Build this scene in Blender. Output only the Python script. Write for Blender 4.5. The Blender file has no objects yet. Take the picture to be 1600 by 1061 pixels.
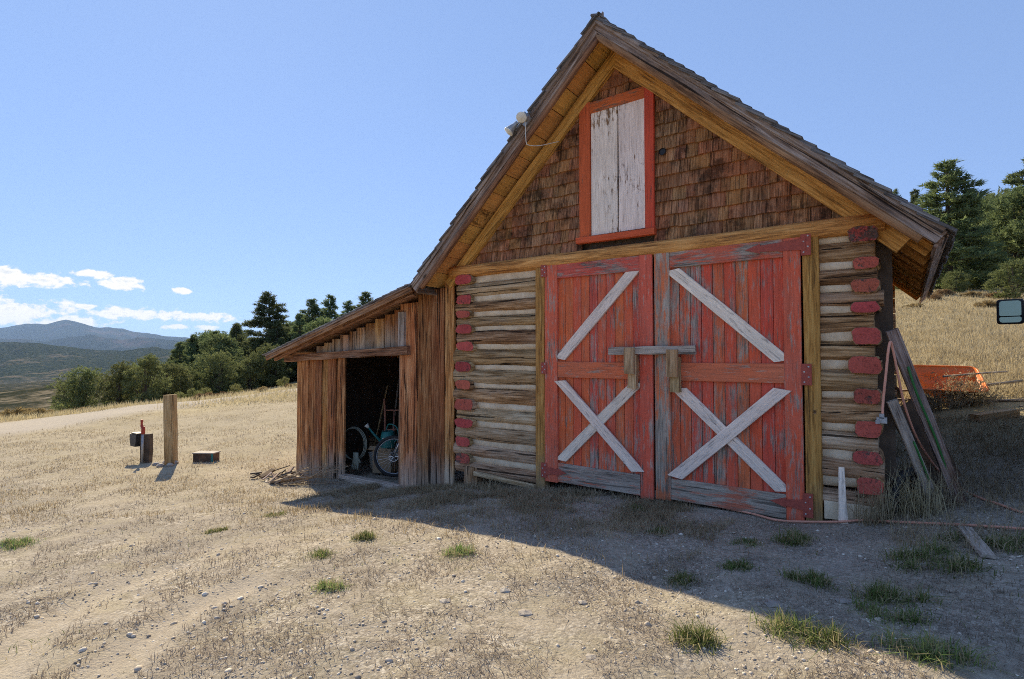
import bpy, math, random
import numpy as np
from mathutils import Vector, Matrix, noise as mnoise

random.seed(11)
rng = np.random.default_rng(11)
sc = bpy.context.scene
col = sc.collection

# ------------------------------------------------------------------ camera
CAM = (2.2276, -5.8228, 1.56)
YAW = math.radians(35.9)
PITCH = math.atan(24.5 / 850)
cd = bpy.data.cameras.new("camera")
cd.sensor_width = 36
cd.lens = 850 / 1600 * 36
cd.clip_start = 0.05
cd.clip_end = 60000
cam = bpy.data.objects.new("camera", cd)
cam.location = CAM
cam.rotation_euler = (math.pi / 2 + PITCH, 0, YAW)
col.objects.link(cam)
sc.camera = cam

# ------------------------------------------------------------------ light
SUNV = Vector((-1.30, 0.60, 1.0)).normalized()        # towards the sun
SUN_EL = math.asin(SUNV.z)
SUN_AZ = math.atan2(SUNV.x, SUNV.y)                    # clockwise from +Y
world = bpy.data.worlds.new("World")
sc.world = world
world.use_nodes = True
SKY_STRENGTH = 0.15
SUN_STRENGTH = 2.0
sd = bpy.data.lights.new("sun", 'SUN')
sd.energy = SUN_STRENGTH
sd.angle = math.radians(0.5)
sd.color = (1.0, 0.93, 0.80)
sun = bpy.data.objects.new("sun", sd)
sun.rotation_euler = (-SUNV).to_track_quat('-Z', 'Y').to_euler()
sun.location = (-30, 14, 30)
col.objects.link(sun)
vs = sc.view_settings
vs.view_transform = 'Standard'
vs.look = 'None'
vs.exposure = 1.95
vs.gamma = 1
vs.use_white_balance = True
vs.white_balance_temperature = 7900
vs.white_balance_tint = 6
vs.use_curve_mapping = False
sc.render.engine = 'CYCLES'
sc.cycles.use_denoising = False
sc.cycles.pixel_filter_type = 'BLACKMAN_HARRIS'
sc.cycles.filter_width = 1.0
sc.cycles.max_bounces = 4
sc.cycles.diffuse_bounces = 3
sc.cycles.glossy_bounces = 2
sc.cycles.adaptive_threshold = 0.01
sc.cycles.transparent_max_bounces = 8
sc.cycles.volume_bounces = 0


class NT:
    """small helper round a node tree"""
    def __init__(self, tree):
        self.t = tree
        self.t.nodes.clear()

    def n(self, typ, **kw):
        nd = self.t.nodes.new(typ)
        for k, v in kw.items():
            if k.startswith('i_'):
                key = k[2:]
                key = int(key) if key.isdigit() else key.replace('_', ' ')
                nd.inputs[key].default_value = v
            else:
                setattr(nd, k, v)
        return nd

    def l(self, a, b):
        self.t.links.new(a, b)

    def math(self, op, a, b=None, c=None, clamp=False):
        nd = self.t.nodes.new('ShaderNodeMath')
        nd.operation = op
        nd.use_clamp = clamp
        for i, x in enumerate((a, b, c)):
            if x is None:
                continue
            if isinstance(x, (int, float)):
                nd.inputs[i].default_value = x
            else:
                self.l(x, nd.inputs[i])
        return nd.outputs[0]

    def mix(self, fac, a, b, blend='MIX'):
        nd = self.t.nodes.new('ShaderNodeMix')
        nd.data_type = 'RGBA'
        nd.blend_type = blend
        for sock, x in ((nd.inputs[0], fac), (nd.inputs[6], a), (nd.inputs[7], b)):
            if isinstance(x, (int, float)):
                sock.default_value = x
            elif isinstance(x, tuple):
                sock.default_value = x if len(x) == 4 else (*x, 1)
            else:
                self.l(x, sock)
        return nd.outputs[2]

    def ramp(self, fac, stops, interp='LINEAR'):
        nd = self.t.nodes.new('ShaderNodeValToRGB')
        r = nd.color_ramp
        r.interpolation = interp
        while len(r.elements) < len(stops):
            r.elements.new(0.5)
        for e, (p, c) in zip(r.elements, stops):
            e.position = p
            e.color = (c, c, c, 1) if isinstance(c, (int, float)) else (*c, 1)
        self.l(fac, nd.inputs[0])
        return nd.outputs[0]

    def noise(self, vec, scale, detail=4, rough=0.55, dist=0.0):
        nd = self.t.nodes.new('ShaderNodeTexNoise')
        nd.inputs['Scale'].default_value = scale
        nd.inputs['Detail'].default_value = detail
        nd.inputs['Roughness'].default_value = rough
        nd.inputs['Distortion'].default_value = dist
        if vec is not None:
            self.l(vec, nd.inputs['Vector'])
        return nd.outputs['Fac']

    def mapping(self, vec, scale=(1, 1, 1), loc=(0, 0, 0)):
        nd = self.t.nodes.new('ShaderNodeMapping')
        nd.inputs['Scale'].default_value = scale
        nd.inputs['Location'].default_value = loc
        self.l(vec, nd.inputs['Vector'])
        return nd.outputs[0]


# ------------------------------------------------------------------ sky with small cumulus low over the valley
w = NT(world.node_tree)
sky = w.n('ShaderNodeTexSky', sky_type='NISHITA', sun_disc=False)
sky.sun_elevation = SUN_EL
sky.sun_rotation = SUN_AZ
sky.altitude = 2600
sky.air_density = 1.0
sky.dust_density = 0.25
sky.ozone_density = 1.5
tc = w.n('ShaderNodeTexCoord')
sep = w.n('ShaderNodeSeparateXYZ')
w.l(tc.outputs['Generated'], sep.inputs[0])
hor = w.math('SQRT', w.math('ADD', w.math('MULTIPLY', sep.outputs[0], sep.outputs[0]), w.math('MULTIPLY', sep.outputs[1], sep.outputs[1])))
elv = w.math('DIVIDE', sep.outputs[2], w.math('MAXIMUM', hor, 0.01))           # tan of elevation
azi = w.math('ARCTAN2', w.math('MULTIPLY', sep.outputs[0], -1), sep.outputs[1])  # from +Y towards -X
cmb = w.n('ShaderNodeCombineXYZ')
w.l(azi, cmb.inputs[0])
w.l(w.math('MULTIPLY', elv, 1.5), cmb.inputs[1])
cv = cmb.outputs[0]
n1 = w.noise(cv, 22, 7, 0.6)
n2 = w.noise(cv, 75, 5, 0.6)
# azimuth, tan(elevation), half width, half height
CLOUDS = [(1.343, .104, .050, .012), (1.378, .112, .020, .008), (1.285, .119, .030, .007), (1.245, .112, .022, .007), (1.250, .104, .026, .009), (1.177, .102, .016, .006),
          (1.365, .060, .070, .020), (1.31, .048, .05, .012), (1.225, .064, .075, .011), (1.150, .061, .060, .009), (1.265, .062, .03, .009), (1.29, .071, .014, .004),
          (1.187, .044, .014, .005), (1.170, .045, .012, .005), (1.139, .044, .016, .005),
          (1.47, .07, .06, .02), (1.62, .09, .08, .016), (1.9, .08, .12, .025), (2.3, .07, .1, .02), (2.8, .09, .14, .03), (-2.9, .07, .12, .02), (-2.2, .08, .1, .02), (-1.5, .09, .09, .02)]
best = None
for (a0, e0, wa, he) in CLOUDS:
    da = w.math('MULTIPLY', w.math('SUBTRACT', azi, a0), 1 / wa)
    de0 = w.math('SUBTRACT', elv, e0)
    de = w.math('MULTIPLY', de0, 1 / he)
    q = w.math('SUBTRACT', 1.0, w.math('SQRT', w.math('ADD', w.math('MULTIPLY', da, da), w.math('MULTIPLY', de, de))))
    best = q if best is None else w.math('MAXIMUM', best, q)
dens = w.math('ADD', best, w.math('ADD', w.math('MULTIPLY', w.math('SUBTRACT', n1, 0.5), 2.6), w.math('MULTIPLY', w.math('SUBTRACT', n2, 0.5), 2.0)))
alpha = w.ramp(dens, [(-0.0, 0.0), (0.50, 0.97)], 'EASE')
body = w.ramp(w.math('ADD', w.math('MULTIPLY', dens, 0.45), w.math('MULTIPLY', n2, 0.5)), [(0.25, (1.62, 1.72, 1.95)), (0.6, (1.92, 1.98, 2.12)), (0.95, (1.42, 1.56, 1.86))])
gam = w.n('ShaderNodeGamma')                       # even out the sky as the photograph does
gam.inputs['Gamma'].default_value = 0.36
w.l(sky.outputs[0], gam.inputs[0])
even = w.mix(1.0, gam.outputs[0], (0.405, 0.60, 1.06), "MULTIPLY")
skyc = w.mix(alpha, even, body)
bg = w.n('ShaderNodeBackground', i_Strength=SKY_STRENGTH)
w.l(skyc, bg.inputs[0])
wo = w.n('ShaderNodeOutputWorld')
w.l(bg.outputs[0], wo.inputs[0])

# ------------------------------------------------------------------ terrain height (log-polar thin-plate through surveyed points)
#TERRAIN_BEGIN
FW = (-math.sin(YAW), math.cos(YAW))
RT = (math.cos(YAW), math.sin(YAW))


def pd(px, py, d):
    lat = (px - 800) / 850 * d
    return (CAM[0] + FW[0] * d + RT[0] * lat, CAM[1] + FW[1] * d + RT[1] * lat, 1.56 + (555 - py) / 850 * d)


SURVEY = [(-6.8, 0, -.63), (-5.4, 0, -.52), (-4, 0, -.48), (-2.9, 0, -.27), (-1.5, 0, -.10), (0, 0, -.04), (1.4, 0, .0), (2.05, 0, .13),
          (-6.8, 2.5, -.58), (-5.4, 1.5, -.5), (-4.2, 1.5, -.47), (-6.5, -1, -.6), (-5, -1, -.5), (-3, -1, -.3), (-1, -1, -.08), (1, -1, .02), (2.4, -.6, .18), (1.7, -2.4, .08), (0, -2.1, .0),
          (-4.5, -1.7, -.42), (-1.6, -2.7, -.1), (-1.5, -4.8, -.12), (2.2, -5.8, 0.0), (1.5, -3.8, .02), (3, -3, .15), (0, -4.5, -.04), (-4, -4.5, -.35),
          (-10.5, -.6, -.73), (-15, 0, -.85), (-9, -4, -.7), (-10, 4, -.6), (-14, 6, -.5), (-18, 3, -.8),
          (3.1, 4.3, .70), (2.7, 5, .80), (2.6, 1.5, .36), (3.6, 0, .33), (5, -2, .4), (4, 2, .5), (6, 4, .9), (-2, 6, .35), (-7, 8, -.1), (1.0, 7, .8)]
for px, lst in {-500: [(668, 20), (660, 30), (655, 60), (645, 150), (640, 400), (612, 1000), (600, 2000), (590, 5000)],
                0: [(665, 20), (660, 26), (664, 40), (652, 70), (640, 150), (638, 400), (612, 1000), (600, 2000), (590, 5000)],
                200: [(636, 25), (639, 33), (648, 48), (640, 80), (630, 150), (622, 400), (608, 1000), (600, 2000), (590, 5000)],
                400: [(616, 30), (613, 38), (606, 55), (585, 90), (548, 170), (530, 400), (535, 1000), (540, 2000), (545, 5000)],
                600: [(592, 32), (580, 50), (545, 90), (510, 170), (495, 400), (505, 1000), (520, 2000), (545, 5000)],
                1000: [(548, 25), (520, 45), (480, 90), (450, 170), (430, 400), (450, 1000), (480, 2000), (530, 5000)],
                1450: [(551, 12.5), (500, 21), (458, 35), (438, 60), (405, 120), (380, 300), (400, 1000), (450, 2000), (520, 5000)],
                1620: [(548, 12), (500, 20), (455, 35), (425, 60), (370, 120), (350, 300), (380, 1000), (440, 2000), (520, 5000)],
                2600: [(560, 10), (530, 20), (480, 40), (440, 100), (400, 300), (420, 1000), (450, 2000), (520, 5000)]}.items():
    SURVEY += [pd(px, py, d) for py, d in lst]
for rr, zz in ((4, -.02), (12, -.2), (40, -.8), (150, -3), (600, -12), (2000, -40), (5000, -60)):
    for aa in (-2.9, -2.2, 2.3, 3.0):
        SURVEY.append((CAM[0] + FW[0] * rr * math.cos(aa) + RT[0] * rr * math.sin(aa), CAM[1] + FW[1] * rr * math.cos(aa) + RT[1] * rr * math.sin(aa), zz))
SV = np.array(SURVEY)


def _uv(x, y):
    dx = x - CAM[0]
    dy = y - CAM[1]
    f = dx * FW[0] + dy * FW[1]
    l = dx * RT[0] + dy * RT[1]
    r = np.hypot(dx, dy)
    a = np.arctan2(l, f)
    v = np.log(r + 1.2)
    k = np.minimum(1.0, r / 2.0)
    return np.sin(a) * 1.25 * k, -np.cos(a) * 1.25 * k, v, r


def _feat(x, y):
    a, b, v, r = _uv(x, y)
    return np.stack([a, b, v], -1), r


SF, SR = _feat(SV[:, 0], SV[:, 1])
SS = SV[:, 2] / (SR + 2.0)


def _K(A, B):
    d = np.sqrt(((A[:, None, :] - B[None, :, :]) ** 2).sum(-1))
    return d


_n = len(SF)
_A = np.zeros((_n + 4, _n + 4))
_A[:_n, :_n] = _K(SF, SF) - np.eye(_n) * 0.004
_A[:_n, _n] = 1
_A[_n, :_n] = 1
_A[:_n, _n + 1:] = SF
_A[_n + 1:, :_n] = SF.T
_W = np.linalg.lstsq(_A, np.concatenate([SS, np.zeros(4)]), rcond=1e-9)[0]


def gz(x, y):
    """terrain height at world x, y (arrays)"""
    x = np.atleast_1d(np.asarray(x, float))
    y = np.atleast_1d(np.asarray(y, float))
    out = np.empty(len(x))
    for i in range(0, len(x), 20000):
        F, r = _feat(x[i:i + 20000], y[i:i + 20000])
        s = _K(F, SF) @ _W[:_n] + _W[_n] + F @ _W[_n + 1:]
        out[i:i + 20000] = s * (r + 2.0)
    return out


def g1(x, y):
    return float(gz([x], [y])[0])
#TERRAIN_END

# ------------------------------------------------------------------ object helpers
WM = {}


def V(*a):
    return Vector(a)


def link(name, me, mat=None, parent=None, M=None):
    o = bpy.data.objects.new(name, me)
    col.objects.link(o)
    M = M if M is not None else Matrix.Identity(4)
    if mat is not None and me is not None:
        for m_ in (mat if isinstance(mat, (list, tuple)) else [mat]):
            me.materials.append(m_)
    if parent is not None:
        o.parent = parent
        o.matrix_parent_inverse = WM[parent.name].inverted()
    o.matrix_basis = M
    WM[o.name] = M.copy()
    return o


def thing(name, loc, label, cat, group=None):
    o = link(name, None, M=Matrix.Translation(Vector(loc)))
    o.empty_display_size = 0.1
    return tag(o, label, cat, group)


def tag(o, label=None, cat=None, group=None, kind=None):
    if label:
        o['label'] = label
    if cat:
        o['category'] = cat
    if group:
        o['group'] = group
    if kind:
        o['kind'] = kind
    return o


def npmesh(name, verts, faces_n, faces_idx, smooth=False):
    """fast mesh from arrays; faces_n = verts per face (constant)"""
    me = bpy.data.meshes.new(name)
    verts = np.asarray(verts, np.float32)
    idx = np.asarray(faces_idx, np.int32).ravel()
    nf = len(idx) // faces_n
    me.vertices.add(len(verts))
    me.vertices.foreach_set('co', verts.ravel())
    me.loops.add(len(idx))
    me.loops.foreach_set('vertex_index', idx)
    me.polygons.add(nf)
    me.polygons.foreach_set('loop_start', np.arange(nf, dtype=np.int32) * faces_n)
    me.polygons.foreach_set('loop_total', np.full(nf, faces_n, np.int32))
    if smooth:
        me.polygons.foreach_set('use_smooth', np.ones(nf, bool))
    me.update(calc_edges=True)
    return me


class MB:
    def __init__(self):
        self.v = []
        self.f = []
        self.mi = []
        self.cur = 0

    def add(self, vs_, fs_):
        b = len(self.v)
        self.v += [tuple(p) for p in vs_]
        self.f += [tuple(i + b for i in f) for f in fs_]
        self.mi += [self.cur] * len(fs_)
        return self

    def box(self, c, s, R=None, ch=0.0):
        hx, hy, hz = s[0] / 2, s[1] / 2, s[2] / 2
        pts = [Vector((x * hx, y * hy, z * hz)) for x in (-1, 1) for y in (-1, 1) for z in (-1, 1)]
        if R is not None:
            pts = [R @ p for p in pts]
        pts = [p + Vector(c) for p in pts]
        return self.add(pts, [(0, 1, 3, 2), (4, 6, 7, 5), (0, 4, 5, 1), (2, 3, 7, 6), (0, 2, 6, 4), (1, 5, 7, 3)])

    def tube(self, pts, r, n=8, cap=True, closed=False):
        pts = [Vector(p) for p in pts]
        m = len(pts)
        rs = r if isinstance(r, (list, tuple)) else [r] * m
        rings = []
        prev = None
        for i, p in enumerate(pts):
            if closed:
                d = pts[(i + 1) % m] - pts[i - 1]
            else:
                d = pts[min(i + 1, m - 1)] - pts[max(i - 1, 0)]
            if d.length < 1e-9:
                d = Vector((0, 0, 1))
            d.normalize()
            if prev is None:
                u = d.orthogonal().normalized()
            else:
                u = prev - d * prev.dot(d)
                u = u.normalized() if u.length > 1e-6 else d.orthogonal().normalized()
            prev = u
            w_ = d.cross(u)
            rings.append([p + (u * math.cos(2 * math.pi * k / n) + w_ * math.sin(2 * math.pi * k / n)) * rs[i] for k in range(n)])
        vs_ = [q for ring in rings for q in ring]
        fs_ = []
        for i in range(m if closed else m - 1):
            j = (i + 1) % m
            for k in range(n):
                fs_.append((i * n + k, i * n + (k + 1) % n, j * n + (k + 1) % n, j * n + k))
        if cap and not closed:
            fs_.append(tuple(range(n - 1, -1, -1)))
            fs_.append(tuple((m - 1) * n + k for k in range(n)))
        return self.add(vs_, fs_)

    def lathe(self, prof, n=16, M=None, caps=False):
        vs_, fs_ = [], []
        for (r, z) in prof:
            for k in range(n):
                p = Vector((r * math.cos(2 * math.pi * k / n), r * math.sin(2 * math.pi * k / n), z))
                vs_.append(M @ p if M is not None else p)
        for i in range(len(prof) - 1):
            for k in range(n):
                fs_.append((i * n + k, i * n + (k + 1) % n, (i + 1) * n + (k + 1) % n, (i + 1) * n + k))
        if caps:
            fs_.append(tuple(range(n - 1, -1, -1)))
            fs_.append(tuple((len(prof) - 1) * n + k for k in range(n)))
        return self.add(vs_, fs_)

    def build(self, name, mat, parent=None, M=None, smooth=False):
        me = bpy.data.meshes.new(name)
        me.from_pydata(self.v, [], self.f)
        if any(self.mi):
            me.polygons.foreach_set('material_index', self.mi)
        if smooth:
            me.polygons.foreach_set('use_smooth', [True] * len(self.f))
        me.update()
        if M is not None:                       # vertices were given in world space
            me.transform(M.inverted())
        return link(name, me, mat, parent, M)


def frame(a, ex, n):
    ex = Vector(ex).normalized()
    n = Vector(n)
    ez = (n - ex * n.dot(ex)).normalized()
    ey = ez.cross(ex)
    M = Matrix.Identity(4)
    for i in range(3):
        M[i][0], M[i][1], M[i][2], M[i][3] = ex[i], ey[i], ez[i], a[i]
    return M


def board(name, a, b, w_, t, mat, parent, n=(0, -1, 0), jit=0.0035, ch=0.005, seg=3, w2=None, enda=0.0, endb=0.0, ragged=0.0):
    """sawn board, local X along the grain, local Z its face normal; a,b = ends of the centre line"""
    a = Vector(a)
    b = Vector(b)
    M = frame(a, b - a, n)
    L = (b - a).length
    w2 = w_ if w2 is None else w2
    ch = min(ch, t * 0.3, w_ * 0.2)
    vs_, fs_ = [], []
    prof = lambda hw, ht: [(-hw, -ht), (hw, -ht), (hw, ht - ch), (hw - ch, ht), (-hw + ch, ht), (-hw, ht - ch)]
    bow = random.uniform(-1, 1) * jit * 1.5
    for i in range(seg + 1):
        s = i / seg
        hw = (w_ + (w2 - w_) * s) / 2 + random.uniform(-jit, jit)
        off = bow * math.sin(math.pi * s) + random.uniform(-jit, jit) * 0.5
        for (py, pz) in prof(hw, t / 2):
            x = s * L
            if i == 0:
                x += enda * py / max(hw, 1e-4) + random.uniform(-1, 1) * ragged
            if i == seg:
                x += endb * py / max(hw, 1e-4) + random.uniform(-1, 1) * ragged
            vs_.append((x, py + off, pz + random.uniform(-jit, jit) * 0.25))
    k = 6
    for i in range(seg):
        for j in range(k):
            fs_.append((i * k + j, i * k + (j + 1) % k, (i + 1) * k + (j + 1) % k, (i + 1) * k + j))
    fs_.append(tuple(range(k - 1, -1, -1)))
    fs_.append(tuple(seg * k + j for j in range(k)))
    me = bpy.data.meshes.new(name)
    me.from_pydata(vs_, [], fs_)
    me.update()
    return link(name, me, mat, parent, M)


def log(name, a, b, ry, rz, mat, parent, n=(0, -1, 0), seg=8, sides=14, flat=0.75, rough=0.07, capmat=None):
    """rounded, axe-hewn log along local X"""
    a = Vector(a)
    b = Vector(b)
    M = frame(a, b - a, n)
    L = (b - a).length
    sd_ = random.uniform(0, 100)
    vs_, fs_ = [], []
    for i in range(seg + 1):
        s = i / seg
        for k in range(sides):
            t = 2 * math.pi * k / sides
            c, s2 = math.cos(t), math.sin(t)
            p = 1 / (abs(c) ** (2 / flat) + abs(s2) ** (2 / flat)) ** (flat / 2)
            q = 1 + rough * mnoise.noise(Vector((s * L * 1.6 + sd_, c * 1.1, s2 * 1.1))) + rough * .6 * mnoise.noise(Vector((s * L * 6 + sd_, c * 2.3, s2 * 2.3)))
            x = s * L
            if i in (0, seg):
                x += 0.008 * mnoise.noise(Vector((c * 2, s2 * 2, sd_ + i)))
            vs_.append((x, c * p * ry * q, s2 * p * rz * q))
    for i in range(seg):
        for k in range(sides):
            fs_.append((i * sides + k, i * sides + (k + 1) % sides, (i + 1) * sides + (k + 1) % sides, (i + 1) * sides + k))
    fs_.append(tuple(range(sides - 1, -1, -1)))
    fs_.append(tuple(seg * sides + k for k in range(sides)))
    me = bpy.data.meshes.new(name)
    me.from_pydata(vs_, [], fs_)
    me.polygons.foreach_set('use_smooth', [True] * (len(fs_) - 2) + [False, False])
    me.update()
    return link(name, me, mat, parent, M)


# ------------------------------------------------------------------ materials
def base_mat(name):
    m_ = bpy.data.materials.new(name)
    m_.use_nodes = True
    t = NT(m_.node_tree)
    out = t.n('ShaderNodeOutputMaterial')
    b = t.n('ShaderNodeBsdfPrincipled')
    b.inputs['Roughness'].default_value = 0.85
    b.inputs['Specular IOR Level'].default_value = 0.25
    t.l(b.outputs[0], out.inputs[0])
    return m_, t, b


def obj_coords(t):
    tcn = t.n('ShaderNodeTexCoord')
    oi = t.n('ShaderNodeObjectInfo')
    vm = t.n('ShaderNodeVectorMath', operation='SCALE')
    vm.inputs[0].default_value = (37.1, 19.7, 11.3)
    t.l(oi.outputs['Random'], vm.inputs['Scale'])
    ad = t.n('ShaderNodeVectorMath', operation='ADD')
    t.l(tcn.outputs['Object'], ad.inputs[0])
    t.l(vm.outputs[0], ad.inputs[1])
    return ad.outputs[0], oi.outputs['Random'], tcn.outputs['Object']


def wood(name, dark, mid, light, grain=34, crack=0.5, bump=0.55, paint=None, amount=0.5, paint2=None, psoft=0.06, stain=None, stain_amt=0.5,
         vary=0.25, foot=None, edge=False, paint_len=0.22, speck=0.0, wide_blot=False):
    """weathered wood, grain along local X; optional peeling paint, optional grey splash zone near the foot (local x small)"""
    m_, t, b = base_mat(name)
    co, rnd, raw = obj_coords(t)
    g = t.noise(t.mapping(co, (0.05, 1, 1)), grain * 2.3, 8, 0.72, 0.25)
    g2 = t.noise(t.mapping(co, (0.16, 1, 1)), grain * 0.35, 6, 0.65, 0.5)
    gg = t.math('ADD', t.math('MULTIPLY', g, 0.62), t.math('MULTIPLY', g2, 0.38))
    c = t.ramp(gg, [(0.385, dark), (0.49, mid), (0.60, light)])
    blot = t.noise(t.mapping(co, (0.35, 1, 1)), 3.5, 5, 0.6) if not wide_blot else t.noise(t.n('ShaderNodeNewGeometry').outputs['Position'], 1.6, 6, 0.7)
    if stain is not None:
        c = t.mix(t.ramp(t.math('ADD', blot, stain_amt - 0.5), [(0.42, 0.0), (0.62, 0.9)]), c, t.mix(0.55, stain, c, 'MIX'))
        c = t.mix(0.35, c, t.mix(1.0, c, t.ramp(g, [(0.3, 0.55), (0.65, 1.25)]), 'MULTIPLY'))
    if wide_blot:
        bl2 = t.ramp(t.noise(t.n('ShaderNodeNewGeometry').outputs['Position'], 2.7, 6, 0.72), [(0.38, 0.30), (0.50, 1.0)])
        c = t.mix(1.0, c, bl2, 'MULTIPLY')
    if foot is not None:
        sx = t.n('ShaderNodeSeparateXYZ')
        t.l(raw, sx.inputs[0])
        fz = t.math('ADD', t.math('MULTIPLY', sx.outputs[0], -1.0 / foot[1]), t.math('ADD', 1.0, t.math('MULTIPLY', t.math('SUBTRACT', blot, 0.5), 2.4)))
        c = t.mix(t.ramp(fz, [(0.0, 0.0), (0.8, 0.85)]), c, t.mix(1.0, foot[0], t.ramp(gg, [(0.3, 0.45), (0.65, 1.2)]), 'MULTIPLY'))
    ck = t.ramp(t.noise(t.mapping(co, (0.035, 1, 1)), grain * 1.1, 4, 0.55, 0.6), [(0.37, 1.0), (0.405, 0.0)])
    knot = t.n('ShaderNodeTexVoronoi', i_Scale=2.4)
    t.l(t.mapping(co, (0.55, 1, 1)), knot.inputs['Vector'])
    kn = t.ramp(knot.outputs['Distance'], [(0.035, 1.0), (0.075, 0.0)])
    ck = t.math('MAXIMUM', ck, t.math('MULTIPLY', kn, 0.8))
    ckm = t.math('MULTIPLY', ck, crack)
    c = t.mix(ckm, c, tuple(x * 0.25 for x in dark))
    height = t.math('SUBTRACT', gg, t.math('MULTIPLY', ck, 0.5))
    rough = 0.9
    if paint is not None:
        pn = t.noise(t.mapping(co, (paint_len * 1.3, 1, 1)), 15, 8, 0.72, 0.3)
        pl = t.noise(t.n('ShaderNodeNewGeometry').outputs['Position'], 1.9, 4, 0.55)
        pv = t.math('ADD', t.math('ADD', t.math('MULTIPLY', pn, 0.65), t.math('MULTIPLY', pl, 0.55)), t.math('MULTIPLY', t.math('SUBTRACT', g, 0.5), 0.5))
        pv = t.math('ADD', pv, t.math('MULTIPLY', t.math('SUBTRACT', rnd, 0.5), 0.12))
        thr = 0.62 + (0.5 - amount) * 0.55
        psoft *= 0.6
        pm = t.ramp(pv, [(max(0, thr - psoft), 0.0), (min(1, thr + psoft), 1.0)])
        if speck:
            sp = t.ramp(t.noise(t.mapping(co, (0.16, 1, 1)), 40, 4, 0.6), [(0.36, 1.0), (0.43, 0.0)])
            pm = t.math('MULTIPLY', pm, t.math('SUBTRACT', 1.0, t.math('MULTIPLY', sp, speck)))
        pc = t.mix(t.ramp(pl, [(0.35, 0.0), (0.65, 1.0)]), paint, paint2 or paint)
        pc = t.mix(0.5, pc, t.mix(1.0, pc, t.ramp(gg, [(0.36, 0.45), (0.6, 1.25)]), 'MULTIPLY'))
        c = t.mix(pm, c, pc)
        height = t.math('ADD', height, t.math('MULTIPLY', pm, 0.25))
    if vary:
        hs = t.n('ShaderNodeHueSaturation')
        t.l(t.math('ADD', 1 - vary / 2, t.math('MULTIPLY', rnd, vary)), hs.inputs['Value'])
        t.l(t.math('ADD', 0.49, t.math('MULTIPLY', t.math('FRACT', t.math('MULTIPLY', rnd, 7.3)), 0.02)), hs.inputs['Hue'])
        t.l(c, hs.inputs['Color'])
        c = hs.outputs[0]
    t.l(c, b.inputs['Base Color'])
    b.inputs['Roughness'].default_value = rough
    bm = t.n('ShaderNodeBump')
    bm.inputs['Strength'].default_value = bump
    bm.inputs['Distance'].default_value = 0.012
    t.l(height, bm.inputs['Height'])
    t.l(bm.outputs[0], b.inputs['Normal'])
    return m_


def plain(name, c, c2=None, scale=8, rough=0.8, metal=0.0, bump=0.2, detail=5, spec=0.3):
    m_, t, b = base_mat(name)
    co, rnd, raw = obj_coords(t)
    nz = t.noise(co, scale, detail, 0.62)
    c2 = c2 or tuple(x * 0.7 for x in c)
    t.l(t.ramp(nz, [(0.35, c), (0.68, c2)]), b.inputs['Base Color'])
    b.inputs['Roughness'].default_value = rough
    b.inputs['Metallic'].default_value = metal
    b.inputs['Specular IOR Level'].default_value = spec
    bm = t.n('ShaderNodeBump')
    bm.inputs['Strength'].default_value = bump
    bm.inputs['Distance'].default_value = 0.01
    t.l(t.noise(co, scale * 5, 4, 0.6), bm.inputs['Height'])
    t.l(bm.outputs[0], b.inputs['Normal'])
    return m_


GREY_D, GREY_M, GREY_L = (.14, .105, .085), (.40, .325, .26), (.56, .47, .385)
M = {}
M['log'] = wood('weathered_log', (.055, .025, .011), (.33, .175, .075), (.58, .37, .20), grain=18, crack=0.95, bump=1.0, stain=(.46, .38, .30), stain_amt=0.40, vary=0.3)
M['log_grey'] = wood('grey_log', (.08, .045, .022), (.42, .29, .18), (.64, .49, .34), grain=18, crack=0.9, bump=0.9, stain=(.42, .19, .07), stain_amt=0.52, vary=0.2)
M['chink'] = plain('chinking_mortar', (.80, .66, .48), (.60, .46, .31), scale=7, bump=0.5, rough=0.95)
M['red_end'] = wood('red_painted_log_end', (.06, .03, .025), (.16, .10, .08), (.25, .18, .15), grain=20, crack=0.4, paint=(.54, .115, .085), paint2=(.44, .085, .065), amount=0.72, vary=0.3, paint_len=1.0, bump=0.8)
M['ochre'] = wood('ochre_stained_wood', (.20, .085, .028), (.66, .31, .085), (.84, .45, .15), grain=24, crack=0.35, bump=0.35, stain=(.30, .13, .04), stain_amt=0.40, vary=0.15)
M['ochre_soffit'] = wood('ochre_painted_board', (.14, .06, .02), (.30, .15, .045), (.40, .21, .06), grain=22, crack=0.2, paint=(.88, .47, .15), paint2=(.76, .37, .11), amount=0.80, vary=0.15, bump=0.3, paint_len=0.6)
M['post'] = wood('brown_post', (.14, .06, .022), (.50, .215, .06), (.64, .33, .11), grain=26, crack=0.5, stain=(.36, .17, .05), foot=((.42, .27, .14), 0.5), vary=0.15)
M['door_plank'] = wood('red_plank', GREY_D, GREY_M, GREY_L, grain=34, crack=0.6, paint=(.80, .125, .046), paint2=(.70, .155, .08), amount=0.67, vary=0.06, psoft=0.10, paint_len=0.14, speck=0.35)
M['door_frame'] = wood('red_frame_board', GREY_D, GREY_M, GREY_L, grain=30, crack=0.6, paint=(.76, .135, .058), paint2=(.66, .165, .095), amount=0.64, vary=0.14, psoft=0.09, paint_len=0.16, speck=0.5)
M['door_mixed'] = wood('half_bare_board', GREY_D, GREY_M, GREY_L, grain=30, crack=0.6, paint=(.78, .16, .06), paint2=(.68, .18, .09), amount=0.54, vary=0.14, psoft=0.08, paint_len=0.14, speck=0.5)
M['door_bare'] = wood('bare_grey_board', GREY_D, GREY_M, GREY_L, grain=30, crack=0.6, paint=(.68, .16, .075), paint2=(.58, .16, .10), amount=0.44, vary=0.14, psoft=0.08, paint_len=0.14, speck=0.5)
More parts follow.
